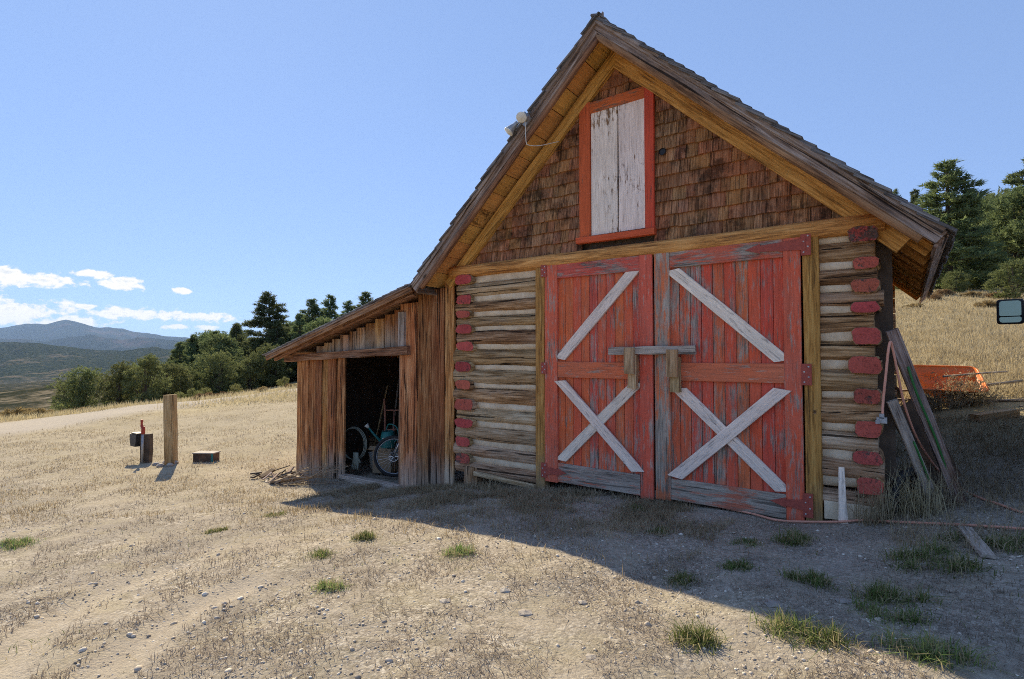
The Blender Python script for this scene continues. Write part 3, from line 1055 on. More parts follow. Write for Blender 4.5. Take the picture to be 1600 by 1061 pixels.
def corner(xc, hw, zs_, inner, outer, post_x, foot_z):
    """red-ended side logs at zs_, front logs between them, mortar strips at the red levels"""
    sgn = 1 if xc > 0 else -1
    for i, z in enumerate(zs_):
        up = zs_[i - 1] - z if i else 0.25
        dn = z - zs_[i + 1] if i + 1 < len(zs_) else 0.25
        hh = 0.5 * min(up, dn) * random.uniform(0.40, 0.54)
        w_ = hw * random.uniform(0.78, 1.08)
        xx = xc + sgn * (hw - w_) * 0.8
        rm_ = (len(zs_) - i) % 4 == 0
        lg = log('log', (xx, -0.085 - random.uniform(0, 0.03), z), (xx, D + 0.1, z + random.uniform(-.01, .01)), w_, hh + 0.012, M['log'], barn, n=(0, 0, 1), seg=10, flat=random.uniform(0.30, 0.55), rough=0.16)
        # painted cut face
        sides = 14
        me = lg.data
        ring = [Vector(me.vertices[k].co) for k in range(sides)]
        x0 = min(p.x for p in ring)
        pts = [(x0 - 0.004 - 0.006 * random.random(), p.y * 0.95, p.z * 0.95) for p in ring]
        m2 = bpy.data.meshes.new('log_end')
        back = [(x0 + 0.02, p[1], p[2]) for p in pts]
        m2.from_pydata(pts + back, [], [tuple(range(sides - 1, -1, -1))] + [(k, (k + 1) % sides, sides + (k + 1) % sides, sides + k) for k in range(sides)])
        link('log_end', m2, M['red_end'], lg, WM[lg.name])
        # mortar strip between the post and the red end
        a, b_ = (post_x, xx - w_ + 0.02) if sgn > 0 else (xx + w_ - 0.02, post_x)
        ch_ = random.uniform(0.115, 0.15)
        log('chinking', (a, 0.035, z + 0.01), (b_, 0.035, z + 0.01 + random.uniform(-.012, .012)), ch_ * 0.52, 0.062, M['chink'], barn, seg=10, flat=0.75, rough=0.22)
    for i in range(len(zs_) - 1):
        z = 0.5 * (zs_[i] + zs_[i + 1]) - 0.006
        gap = zs_[i] - zs_[i + 1]
        end = outer + sgn * random.uniform(-0.05, 0.03)
        a, b_ = (post_x - 0.04, end) if sgn > 0 else (end, post_x + 0.04)
        mat = M['log_grey'] if (sgn < 0 and random.random() < 0.55) or i > len(zs_) - 4 else M['log']
        log('log', (a, 0.055, z), (b_, 0.055, z + random.uniform(-.012, .012)), gap * random.uniform(0.39, 0.46), random.uniform(0.125, 0.14), mat, barn, seg=14, sides=16, flat=0.85, rough=0.13)
    for i in range(len(zs_) - 1):
        zz = 0.5 * (zs_[i] + zs_[i + 1])
        log('log', (xc + sgn * 0.01, 0.16, zz), (xc + sgn * 0.01, D - 0.05, zz), hw * 0.95, (zs_[i] - zs_[i + 1]) * 0.36, M['log_grey'], barn, n=(0, 0, 1), seg=8, flat=0.8, rough=0.12)
    z = zs_[-1] - (0.16 if sgn > 0 else 0.13)
    a, b_ = (post_x - 0.04, outer) if sgn > 0 else (outer, post_x + 0.04)
    log('log', (a, 0.05, z), (b_, 0.05, z), 0.085, 0.115, M['log_grey'], barn, seg=12, rough=0.12)


corner(1.935, 0.12, RED_R, 1.82, 2.05, 1.56, 0.2)
corner(-2.735, 0.155, RED_L, -2.58, -2.93, -1.55, 0.0)
# backing sheets added inside the walls to block daylight at the joints
mb = MB()
mb.box((1.85, 0.17, 1.35), (0.58, 0.05, 2.75))
mb.box((-2.20, 0.17, 1.1), (1.40, 0.05, 3.15))  # reaches down as a dark sheet behind the gap under the logs
mb.box((BX, D - 0.05, 1.3), (4.9, 0.06, 2.9))
mb.box((1.86, D / 2 + .05, 1.3), (0.06, D - .2, 2.8))
mb.box((-2.72, D / 2 + .05, 1.2), (0.06, D - .2, 3.0))
mb.add([(-2.85, D - 0.02, 2.7), (1.9, D - 0.02, 2.7), (BX, D - 0.02, 4.95)], [(0, 1, 2)])
mb.build('daylight_backing', M['dark_inside'], barn)
# back wall logs
for k in range(11):
    log('log', (-3.0, D, 0.15 + k * 0.245), (2.1, D, 0.15 + k * 0.245), 0.115, 0.12, M['log'], barn, n=(0, 1, 0), seg=8)

# door posts, lintel, sill
board('door_post', (1.517, -0.035, 0.02), (1.517, -0.035, 2.70), 0.135, 0.11, M['post'], barn, jit=0.003, seg=5)
board('door_post', (-1.487, -0.035, -0.12), (-1.487, -0.035, 2.66), 0.135, 0.11, M['post'], barn, jit=0.004, seg=5)
log('lintel_log', (-3.02, -0.02, 2.735), (2.10, -0.02, 2.735), 0.085, 0.10, M['ochre'], barn, seg=16, flat=0.6, rough=0.07)
board('sill_board', (-2.56, -0.085, -0.045), (-1.56, -0.095, -0.09), 0.06, 0.04, M['log_grey'], barn)
log('foundation_block', (-2.66, 0.02, -0.42), (-2.64, 0.02, 0.03), 0.15, 0.11, M['log'], barn, n=(0, -1, 0), seg=4)
board('sill_board', (1.60, -0.04, 0.15), (2.02, -0.04, 0.15), 0.16, 0.10, M['chink'], barn)


# ---- doors
def door(x0, x1, lean, mirrored):
    dr = link('door', None, parent=barn, M=Matrix.Translation((x0, -0.05, 0)))
    dr.empty_display_size = 0.1
    z0, z1 = 0.01, 2.715
    yb = -0.052
    outer, inner = 0.185, 0.155
    lx, rx = (x0 + outer, x1 - inner) if not mirrored else (x0 + inner + 0.02, x1 - outer + 0.03)
    npl = 10
    xs = np.linspace(lx - 0.02, rx + 0.02, npl + 1)
    for i in range(npl):
        board('plank', ((xs[i] + xs[i + 1]) / 2, yb, z0 + 0.05), ((xs[i] + xs[i + 1]) / 2, yb, z1 - 0.05), xs[i + 1] - xs[i] - 0.004, 0.03 + random.uniform(-.001, .001), M['door_plank'], dr, jit=0.0008, ch=0.004, seg=2)
    # backing keeps the joints dark, not open
    bk = MB()
    bk.box(((x0 + x1) / 2, -0.028, (z0 + z1) / 2), (x1 - x0 - 0.04, 0.012, z1 - z0 - 0.06))
    bk.build('door_back', M['dark_inside'], dr)
    yf = -0.088
    bl, br = x0 + 0.004, x1 - 0.004
    board('stile', ((bl + lx) / 2, yf, z0), ((bl + lx) / 2, yf, z1 - 0.01), lx - bl, 0.036, M['door_mixed'] if mirrored else M['door_frame'], dr, jit=0.002, seg=4)
    board('stile', ((br + rx) / 2, yf, z0 - 0.02), ((br + rx) / 2, yf, z1), br - rx, 0.036, M['door_frame'], dr, jit=0.002, seg=4)
    board('rail', (lx + .002, yf + .002, 2.60), (rx - .002, yf + .002, 2.60), 0.20, 0.034, M['door_frame'] , dr, jit=0.002)
    board('rail', (lx + .002, yf + .002, 1.385), (rx - .002, yf + .002, 1.385), 0.19, 0.034, M['door_frame'] if mirrored else M['door_frame'], dr, jit=0.002)
    board('rail', (lx + .002, yf + .002, 0.135), (rx - .002, yf + .002, 0.125), 0.225, 0.034, M['door_bare'] if mirrored else M['door_mixed'], dr, jit=0.002)
    return dr, lx, rx


dl, llx, lrx = door(-1.412, -0.012, 0, False)
drr, rlx, rrx = door(0.004, 1.443, 0, True)
YB = -0.084


def brace(dr, a, b_, w_, y=YB, enda=0.05, endb=0.05):
    board('brace', (a[0], y, a[1]), (b_[0], y, b_[1]), w_, 0.030, M['white'], dr, jit=0.002, seg=4, enda=enda, endb=endb)


brace(dl, (-1.20, 1.515), (-0.205, 2.545), 0.125, enda=-.04, endb=-.04)
brace(dl, (-1.19, 0.285), (-0.20, 1.25), 0.115, enda=-.05, endb=-.05)
brace(dl, (-1.19, 1.25), (-0.195, 0.275), 0.115, YB - 0.022, .05, .05)
brace(drr, (0.205, 2.475), (1.275, 1.505), 0.125, YB, .05, .05)
brace(drr, (0.265, 1.205), (1.265, 0.265), 0.12, YB, .05, .05)
brace(drr, (0.225, 0.27), (1.27, 1.235), 0.125, YB - 0.022, -.05, -.05)
# drop bar and its two brackets
board('door_bar', (-0.515, -0.150, 1.605), (0.465, -0.150, 1.612), 0.085, 0.05, M['grey_wood'], barn, jit=0.004, seg=6, w2=0.09, ragged=0.006)
for (x, zt, w_) in ((-0.245, 1.625, .115), (0.235, 1.60, .115)):
    br_ = board('bar_bracket', (x, -0.200, zt - 0.27), (x, -0.200, zt + 0.02), w_, 0.045, M['pale_wood'], dl if x < 0 else drr, jit=0.003)
    board('bracket_block', (x + 0.012, -0.140, zt - 0.43), (x + 0.012, -0.140, zt - 0.06), w_ * 0.9, 0.07, M['pale_wood'], dl if x < 0 else drr, jit=0.003)


# ---- strap hinges
def hinge(dr, xp, xt, z, plate=0.2, strap=True):
    sgn = 1 if xt > xp else -1
    mb = MB()
    y0 = -0.118
    mb.box((xp, -0.1065, z), (0.085, 0.016, plate))
    if strap:
        hw0, hw1 = 0.055, 0.012
        vs_ = []
        for y in (y0, y0 + 0.008):
            vs_ += [(xp, y, z + hw0), (xp, y, z - hw0), (xt - sgn * .14, y, z - hw0 * .55), (xt - sgn * .14, y, z - hw0 * .9), (xt, y, z), (xt - sgn * .14, y, z + hw0 * .9), (xt - sgn * .14, y, z + hw0 * .55)]
        m_ = 7
        mb.add(vs_, [tuple(range(m_)), tuple(range(2 * m_ - 1, m_ - 1, -1))] + [(i, (i + 1) % m_, m_ + (i + 1) % m_, m_ + i) for i in range(m_)])
    o = mb.build('hinge', M['iron_red'], dr, Matrix.Translation((xp, y0, z)))
    bb = MB()
    for k in range(4):
        bb.lathe([(0.0, 0.008), (0.007, 0.006), (0.009, 0.0)], 8, Matrix.Translation((xp + (0.018 if k % 2 else -.018), -0.114, z + plate * (k / 3 - .5) * .72)) @ Matrix.Rotation(math.pi / 2, 4, 'X'))
    bb.build('bolt', M['bolt'], o)


hinge(drr, 1.485, 0.95, 2.60, 0.21)
hinge(drr, 1.475, 1.3, 1.38, 0.20, strap=False)
hinge(drr, 1.470, 1.15, 0.17, 0.22)
hinge(dl, -1.42, -1.3, 2.61, 0.15, strap=False)
hinge(dl, -1.42, -1.3, 1.40, 0.14, strap=False)
hinge(dl, -1.42, -1.1, 0.14, 0.18)

# ---- gable
mb = MB()
mb.add([(-2.95, 0.06, 2.75), (1.99, 0.06, 2.75), (BX, 0.06, 5.12), (-2.95, 0.10, 2.75), (1.99, 0.10, 2.75), (BX, 0.10, 5.12)], [(0, 1, 2), (5, 4, 3), (0, 3, 4, 1), (1, 4, 5, 2), (2, 5, 3, 0)])
gw = mb.build('gable_wall', M['dark_inside'], barn)
EXPO = 0.146
HOLE = (0.085, 3.81)
SL = 0.935
k = 0
z = 2.815
while z < 5.0:
    hgt = EXPO * 1.28
    half = (5.14 - z - EXPO * 0.45) / SL
    segs = [(BX - half, BX + half)]
    if 2.86 < z + EXPO * .6 and z < 4.50:
        segs = [(BX - half, -0.935), (-0.025, BX + half)]
    for (xa, xb) in segs:
        x = xa - random.uniform(0, 0.06)
        while x < xb:
            wd = random.choice((0.08, 0.10, 0.12, 0.14, 0.17, 0.20)) * random.uniform(0.9, 1.1)
            x0, x1 = max(x, xa), min(x + wd, xb)
            x += wd
            if x1 - x0 < 0.025:
                continue
            cx_ = (x0 + x1) / 2
            top = min(z + hgt, 5.12 - abs(cx_ - BX) * SL)
            if top - z < 0.03:
                continue
            dz = random.uniform(-0.006, 0.007)
            kx0, kx1 = x0, x1
            board('shingle', (cx_, -0.004 - random.uniform(0, .003), z + dz), (cx_, 0.030, top), kx1 - kx0 - 0.003, 0.027, M['gable_shingle'], gw, jit=0.0012, ch=0.003, seg=1, ragged=0.003)
    z += EXPO
    k += 1
hl_ = MB()
hl_.lathe([(0.0, 0.0), (0.034, 0.0), (0.038, 0.012), (0.040, 0.0)], 14, Matrix.Translation((HOLE[0], -0.022, HOLE[1])) @ Matrix.Rotation(math.pi / 2, 4, 'X'))
hl_.build('hole_disc', M['black'], gw)  # black disc set on the shingles for the dark inside of the hole
# loft door
ld = link('loft_door', None, parent=barn, M=Matrix.Translation((BX, -0.03, 3.0)))
board('plank', (-0.617, -0.030, 2.985), (-0.617, -0.030, 4.46), 0.341, 0.03, M['white_loft'], ld, jit=0.002)
board('plank', (-0.266, -0.032, 2.985), (-0.266, -0.032, 4.46), 0.333, 0.03, M['white_loft'], ld, jit=0.002)
board('frame_board', (-0.868, -0.043, 2.95), (-0.868, -0.043, 4.595), 0.148, 0.036, M['loft_frame'], ld, jit=0.002)
board('frame_board', (-0.056, -0.043, 2.95), (-0.056, -0.043, 4.595), 0.108, 0.036, M['loft_frame'], ld, jit=0.002)
board('frame_board', (-0.792, -0.040, 4.525), (-0.112, -0.040, 4.525), 0.135, 0.032, M['loft_frame'], ld, jit=0.002)
board('frame_board', (-0.97, -0.062, 2.935), (0.01, -0.062, 2.93), 0.075, 0.075, M['loft_frame'], ld, jit=0.003)
mb = MB()
mb.box((-0.45, 0.03, 3.7), (0.8, 0.03, 1.55))
mb.build('door_back', M['dark_inside'], ld)

# ---- roof
YF, YK = -0.45, 5.3
PK = V(BX - 0.005, 0, 5.305)
EV = {1: V(2.515, 0, 2.525), -1: V(-3.40, 0, 2.545)}
roof = link('roof', None, parent=barn, M=Matrix.Translation((BX, 2.4, 5.2)))
for sg in (1, -1):
    d = (PK - EV[sg])
    SLEN = d.length
    d.normalize()
    nrm = V(0, 1, 0).cross(d) * (1 if sg < 0 else -1)
    if nrm.z < 0:
        nrm = -nrm
    up = lambda s, y, h_: EV[sg] + d * s + V(0, y, 0) + nrm * h_
    # sheathing boards, painted where they show under the overhang
    s = 0.06
    while s < SLEN - 0.02:
        w_ = min(random.uniform(0.25, 0.36), SLEN - s)
        board('soffit_board', up(s + w_ / 2, YF + 0.03, -0.048), up(s + w_ / 2, YK - 0.03, -0.048), w_ - 0.006, 0.024, M['ochre_soffit'], roof, n=-nrm, jit=0.0015, ch=0.004, seg=3)
        s += w_
    # rafters
    for y in np.arange(0.13, YK - 0.2, 0.58):
        board('rafter', up(0.03, y, -0.115), up(SLEN - 0.06, y, -0.115), 0.11, 0.05, M['ochre'], roof, n=(0, -1, 0), jit=0.004)
    # rake boards and the pole moulding under them
    board('rake_board', up(0.0, YF - 0.006, -0.072), up(SLEN + 0.03, YF - 0.006, -0.072), 0.115, 0.035, M['fascia'], roof, jit=0.004, seg=8, endb=(-0.05 if sg > 0 else 0.05))
    board('rake_board', up(0.02, YF - 0.030, -0.030), up(SLEN + 0.02, YF - 0.030, -0.030), 0.055, 0.025, M['fascia'], roof, jit=0.004, seg=8)
    log('rake_pole', up(0.10, YF + 0.012, -0.150), up(SLEN - 0.12, YF + 0.012, -0.150), 0.038, 0.034, M['pole'], roof, seg=18, rough=0.16, flat=0.9)
    # frieze board on the wall
    board('frieze_board', up(0.20 if sg > 0 else 0.25, -0.035, -0.205), up(SLEN - 0.16, -0.035, -0.205), 0.15, 0.06, M['ochre'], roof, jit=0.004, seg=8, endb=(-0.07 if sg > 0 else 0.07))
    # eave board
    board('eave_board', up(-0.01, YF + 0.02, -0.085), up(-0.01, YK - 0.02, -0.085), 0.12, 0.025, M['fascia'], roof, n=-d, jit=0.003)
    # shingle courses: the rake edge pieces one by one, the rest as one field
    field = MB()
    s = -0.05
    while s < SLEN - 0.02:
        L_ = min(0.30, SLEN - s + 0.05)
        yy = YF - 0.055 + random.uniform(-.025, .02)
        first = True
        while yy < YK:
            w_ = random.uniform(0.12, 0.24)
            lift = random.uniform(0.0, 0.006)
            a, b_ = up(s + random.uniform(-.012, .012), yy + w_ / 2, 0.012 + lift), up(s + L_, yy + w_ / 2, -0.018)
            if first or yy < YF + 0.12:
                board('shingle', a, b_, w_ - 0.006, 0.024, M['roof_shingle'], roof, n=nrm, jit=0.002, ch=0.003, seg=1, ragged=0.004)
            else:
                R = frame(a, b_ - a, nrm)
                l_ = (b_ - a).length
                field.box(R @ V(l_ / 2, 0, 0), (l_, w_ - 0.006, 0.022), R.to_3x3())
            yy += w_
            first = False
        s += 0.142
    fo = field.build('shingle_field', M['roof_shingle'], roof)
    fo['kind'] = 'stuff'
# ridge caps
for y in np.arange(YF + 0.05, YK, 0.17):
    for sg in (1, -1):
        dd = (EV[sg] - PK).normalized()
        nn = V(dd.z, 0, -dd.x) if sg < 0 else V(-dd.z, 0, dd.x)
        if nn.z < 0:
            nn = -nn
        tp = PK + nn * 0.030 + V(0, y, 0.0)
        board('ridge_cap', tp + dd * 0.004, tp + dd * 0.13, 0.20, 0.016, M['roof_shingle'], roof, n=nn, jit=0.002, seg=1)

# ================================================================== LEAN-TO SHED
shed = thing('plank_shed', (-5.2, 0, -0.5), 'low lean-to plank shed with open doorway against the barn', 'shed')
SA, SB = V(-7.20, 0, 1.565), V(-3.42, 0, 2.575)
sd_ = (SB - SA)
SLN = sd_.length
sd_.normalize()
sn = V(-sd_.z, 0, sd_.x)
rz = lambda x: SA.z + (x - SA.x) * (SB.z - SA.z) / (SB.x - SA.x) - 0.15      # underside of roof
SD = 3.6
xs_left = [-6.84, -6.66, -6.47, -6.26, -6.08, -5.90, -5.68]
for i in range(len(xs_left) - 1):
    xa, xb = xs_left[i], xs_left[i + 1]
    board('plank', ((xa + xb) / 2, -0.012 - 0.012 * (i % 2), g1((xa + xb) / 2, 0) - 0.03), ((xa + xb) / 2 + random.uniform(-.01, .01), -0.012 - 0.012 * (i % 2), 1.53), xb - xa - 0.004, 0.03, M['shed_plank'], shed, jit=0.007, seg=6, ragged=0.012)
board('plank', (-5.53, -0.035, g1(-5.5, 0) - 0.02), (-5.52, -0.035, 1.56), 0.20, 0.035, M['shed_plank'], shed, jit=0.006, seg=6)
for (xa, xb, dz) in ((-4.06, -3.70, 0.0), (-3.70, -3.42, 0.03), (-3.42, -3.15, .02), (-3.15, -2.965, 0.06)):
    xm = (xa + xb) / 2
    board('plank', (xm, -0.03 - 0.012 * random.random(), g1(xm, 0) - 0.04), (xm + random.uniform(-.02, .02), -0.03, min(rz(xm) + dz + .05, 2.60)), xb - xa - 0.008, 0.032, M['shed_plank'], shed, jit=0.009, seg=7, ragged=0.012)
# boards above the doorway
xs_top = [-6.30, -6.05, -5.86, -5.60, -5.38, -5.18, -4.96, -4.70, -4.48, -4.25, -4.02]
for i in range(len(xs_top) - 1):
    xa, xb = xs_top[i], xs_top[i + 1]
    xm = (xa + xb) / 2
    board('plank', (xm, 0.012 - 0.015 * (i % 2), 1.50 + (xm + 7) * .02), (xm, 0.012 - 0.015 * (i % 2), rz(xm) + 0.03), xb - xa - 0.008, 0.03, M['shed_plank'], shed, jit=0.006, seg=4)
board('header_beam', (-7.12, -0.075, 1.495), (-3.85, -0.075, 1.635), 0.125, 0.10, M['shed_beam'], shed, jit=0.008, seg=8)
board('jamb', (-4.08, 0.02, -0.5), (-4.08, 0.02, 1.60), 0.06, 0.12, M['shed_beam'], shed, jit=0.004)
board('post', (-4.02, -0.062, 1.60), (-4.02, -0.062, 2.22), 0.13, 0.06, M['grey_wood'], shed, jit=0.004)
board('threshold', (-5.45, -0.05, -0.475), (-4.02, -0.07, -0.46), 0.14, 0.09, M['grey_wood'], shed, n=(0, 0, 1), jit=0.006, seg=5)
# side and back walls
for y in np.arange(0.10, SD, 0.22):
    board('plank', (-6.85, y, g1(-6.85, y) - 0.05), (-6.85, y, 1.55), 0.21, 0.028, M['shed_plank'], shed, n=(-1, 0, 0), jit=0.004, seg=3)
for x in np.arange(-6.75, -3.0, 0.24):
    board('plank', (x, SD, -0.55), (x, SD, rz(x) + .02), 0.235, 0.028, M['shed_plank'], shed, n=(0, 1, 0), jit=0.002, seg=2)
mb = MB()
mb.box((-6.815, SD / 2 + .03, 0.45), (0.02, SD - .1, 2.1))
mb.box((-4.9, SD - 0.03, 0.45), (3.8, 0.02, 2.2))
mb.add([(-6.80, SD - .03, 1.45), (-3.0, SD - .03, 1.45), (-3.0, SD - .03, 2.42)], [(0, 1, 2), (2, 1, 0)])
mb.build('daylight_backing', M['dark_inside'], shed)
# roof of the shed
sroof = link('roof', None, parent=shed, M=Matrix.Translation((-5.3, 1.5, 2.0)))
sup = lambda s, y, h_: SA + sd_ * s + V(0, y, 0) + sn * h_
SYF, SYK = -0.42, SD + 0.25
s = 0.0
while s < SLN - 0.02:
    w_ = min(random.uniform(0.2, 0.3), SLN - s)
    board('roof_board', sup(s + w_ / 2, SYF + 0.02, -0.030), sup(s + w_ / 2, SYK, -0.030), w_ - 0.004, 0.022, M['shed_beam'], sroof, n=-sn, jit=0.001, seg=2)
    s += w_
for y in (-0.30, 0.4, 1.1, 1.8, 2.5, 3.2):
    board('rafter', sup(0.06, y, -0.085), sup(SLN - 0.12, y, -0.085), 0.085, 0.05, M['shed_beam'], sroof, n=(0, -1, 0), jit=0.004)
board('rake_board', sup(0.0, SYF - 0.01, -0.055), sup(SLN - 0.02, SYF - 0.01, -0.065), 0.085, 0.03, M['shed_beam'], sroof, jit=0.005, seg=8)
board('rake_board', sup(0.02, SYF - 0.034, -0.012), sup(SLN - 0.04, SYF - 0.034, -0.018), 0.045, 0.022, M['fascia'], sroof, jit=0.003, seg=8)
field = MB()
s = -0.05
while s < SLN - 0.1:
    yy = SYF - 0.06
    first = True
    while yy < SYK:
        w_ = random.uniform(0.14, 0.26)
        a, b_ = sup(s + random.uniform(-.01, .01), yy + w_ / 2, 0.012), sup(min(s + 0.34, SLN - .01), yy + w_ / 2, -0.008)
        if first:
            board('shingle', a, b_, w_ - 0.006, 0.016, M['roof_shingle'], sroof, n=sn, jit=0.0015, seg=1)
        else:
            R = frame(a, b_ - a, sn)
            l_ = (b_ - a).length
            field.box(R @ V(l_ / 2, 0, 0), (l_, w_ - 0.006, 0.016), R.to_3x3())
        yy += w_
        first = False
    s += 0.16
fo = field.build('shingle_field', M['roof_shingle'], sroof)
fo['kind'] = 'stuff'

# ================================================================== THINGS ON AND ROUND THE BARN
def gxy(x, y, dz=0.0):
    return (x, y, float(ground_z([x], [y])[0]) + dz)


def smooth_path(pts, n=8):
    """Catmull-Rom through pts"""
    P = [Vector(p) for p in pts]
    P = [P[0] * 2 - P[1]] + P + [P[-1] * 2 - P[-2]]
    out_ = []
    for i in range(1, len(P) - 2):
        for k in range(n):
            t_ = k / n
            a, b_, c_, d_ = P[i - 1], P[i], P[i + 1], P[i + 2]
            out_.append(0.5 * ((2 * b_) + (c_ - a) * t_ + (2 * a - 5 * b_ + 4 * c_ - d_) * t_ ** 2 + (3 * b_ - a - 3 * c_ + d_) * t_ ** 3))
    out_.append(P[-2])
    return out_


# ---- flood light on the left rake
fl_ = thing('flood_light', (-1.42, -0.50, 4.36), 'twin white outdoor flood light clamped to the left roof edge', 'light')
mb = MB()
mb.box((-1.42, -0.497, 4.375), (0.10, 0.03, 0.12), Matrix.Rotation(math.radians(43), 3, 'Y'))
mb.lathe([(0.0, 0.05), (0.045, 0.045), (0.05, 0.0)], 14, Matrix.Translation((-1.40, -0.512, 4.40)) @ Matrix.Rotation(math.pi / 2, 4, 'X'))
mb.build('mount', M['galv'], fl_)


def lamp_head(p, aim):
    q = Vector(aim).to_track_quat('Z', 'Y').to_matrix().to_4x4()
    mb = MB()
    mb.lathe([(0.0, -0.10), (0.026, -0.10), (0.03, -0.05), (0.038, -0.03), (0.052, 0.02), (0.060, 0.055)], 16, Matrix.Translation(p) @ q)
    o = mb.build('lamp_housing', M['galv'], fl_, smooth=True)
    mb = MB()
    mb.lathe([(0.063, 0.05), (0.064, 0.062), (0.054, 0.066), (0.0, 0.082)], 16, Matrix.Translation(p) @ q)
    mb.build('lamp_lens', M['white_plastic'], o, smooth=True)
    mb = MB()
    mb.tube([Vector(p) - Vector(aim).normalized() * 0.06, Vector((-1.42, -0.52, 4.39))], 0.012, 6)
    mb.build('arm', M['galv'], o)


lamp_head((-1.40, -0.60, 4.39), (0.25, -0.75, -0.62))
lamp_head((-1.585, -0.56, 4.30), (-0.50, -0.45, -0.75))
mb = MB()
mb.tube(smooth_path([(-1.405, -0.535, 4.37), (-1.402, -0.532, 4.22), (-1.398, -0.525, 4.10), (-1.385, -0.50, 4.07), (-1.33, -0.34, 4.10), (-1.22, -0.12, 4.19), (-1.21, -0.085, 4.20)], 5), 0.0045, 6)
mb.build('wire', M['white_plastic'], fl_, smooth=True)

# ---- white tapered slat leaning by the right door post
ws = board('white_slat', (1.755, -0.17, 0.055), (1.742, -0.105, 0.555), 0.075, 0.018, M['white'], None, jit=0.002, w2=0.045)
tag(ws, 'short tapered white slat leaning upright against the lower logs', 'slat')

# ---- boards leaning at the right corner
b1 = board('leaning_board', (2.60, 0.46, 0.22), (2.13, -0.02, 1.78), 0.10, 0.035, M['fascia'], None, n=(0.3, -1, 0.2), jit=0.004, seg=6)
tag(b1, 'long dark weathered board leaning steeply against the barn corner', 'board')
b2 = board('leaning_board', (2.42, 0.36, 0.19), (2.12, 0.06, 1.16), 0.085, 0.03, M['grey_wood'], None, n=(0.3, -1, 0.2), jit=0.004, seg=5)
tag(b2, 'shorter pale grey board leaning against the barn corner', 'board')
mb = MB()
a, b_ = V(2.17, 0.42, 1.02), V(2.50, 0.72, 0.42)
mb.tube([a, b_], 0.001, 3)
sheet = board('metal_sheet', (2.52, 0.68, 0.36), (2.20, 0.40, 1.10), 0.34, 0.012, M['rust'], None, n=(0.55, -1, 0.45), jit=0.003)
tag(sheet, 'dark rusty sheet leaning between the two boards', 'metal sheet')
mb = MB()
mb.tube(smooth_path([(2.24, 0.06, 1.46), (2.30, 0.10, 1.22), (2.42, 0.24, .85), (2.50, 0.35, .55), (2.52, 0.37, .50)], 5), 0.010, 6)
mb.tube(smooth_path([(2.27, 0.14, 0.80), (2.36, 0.26, 0.50), (2.40, 0.34, 0.34)], 5), 0.009, 6)
gh = mb.build('green_hose', M['green_hose'], None, smooth=True)
tag(gh, 'thin green hose running down beside the leaning boards', 'hose')
# ---- orange extension cords
mb = MB()
pts = [(2.055, -0.135, 1.03), (2.060, -0.125, 1.15), (2.085, -0.120, 1.40), (2.105, -0.115, 1.60), (2.12, -0.085, 1.675), (2.135, -0.04, 1.62), (2.17, 0.02, 1.38), (2.21, 0.12, 1.12), (2.30, 0.32, .80), (2.45, 0.60, .50)]
pts += [gxy(2.62, 0.86, .012), gxy(2.73, 0.57, .012), gxy(2.84, 0.37, .012), gxy(2.97, 0.15, .012), gxy(3.15, -0.05, .012), gxy(3.5, -.2, .012)]
mb.tube(smooth_path(pts, 6), 0.0105, 7)
c1 = thing('extension_cord', (2.05, -0.13, 1.0), 'orange extension cord hung over the corner log and trailing into the grass', 'cord')
mb.build('cable', M['cord'], c1, smooth=True)
mb = MB()
mb.box((2.05, -0.135, 1.0), (0.075, 0.05, 0.05))
mb.box((2.05, -0.14, 1.035), (0.035, 0.04, 0.04))
mb.box((2.02, -0.155, 0.985), (0.03, 0.04, 0.03))
mb.build('plug', M['galv'], c1)
mb = MB()
pts = [gxy(0.69, -0.06, .02)] + [gxy(x, y, .02) for x, y in ((.99, -.12), (1.23, -.22), (1.46, -.17), (1.72, -.19), (1.91, -.13), (2.14, -.18), (2.35, -.23), (2.62, -.28), (2.92, -.29), (3.3, -.35), (3.8, -.3))]
mb.tube(smooth_path(pts, 6), 0.0105, 7)
c2 = mb.build('extension_cord', M['cord'], None, smooth=True)
tag(c2, 'orange extension cord lying on the ground before the right door', 'cord')
# ---- clutter at the foot of the right corner
mb = MB()
mb.tube(smooth_path([(2.12, 0.10, 0.10), (2.13, 0.13, 0.34), (2.17, 0.20, 0.46), (2.26, 0.34, 0.50)], 5), 0.045, 10)
o = mb.build('black_pipe', M['black'], None, smooth=True)
tag(o, 'bent black pipe standing beside the bottom corner log', 'pipe')
mb = MB()
mb.box((2.36, 0.72, 0.33), (0.19, 0.19, 0.16), Matrix.Rotation(0.4, 3, 'Z'))
mb.box((2.36, 0.72, 0.415), (0.14, 0.05, 0.03), Matrix.Rotation(0.4, 3, 'Z'))
o = mb.build('concrete_block', M['stone'], None)
tag(o, 'pale concrete block in the shade behind the leaning boards', 'block')
o = board('scrap_board', gxy(2.57, -0.40, .03), gxy(2.65, -0.99, .02), 0.085, 0.022, M['grey_wood'], None, n=(0, 0, 1))
tag(o, 'short grey scrap board lying in the grass by the cord', 'board')
o = board('timber_block', gxy(2.97, 3.92, .05), gxy(3.42, 4.32, .05), 0.16, 0.10, M['pale_wood'], None, n=(0, 0, 1))
tag(o, 'sawn timber offcut lying at the edge of the barn shadow', 'timber')

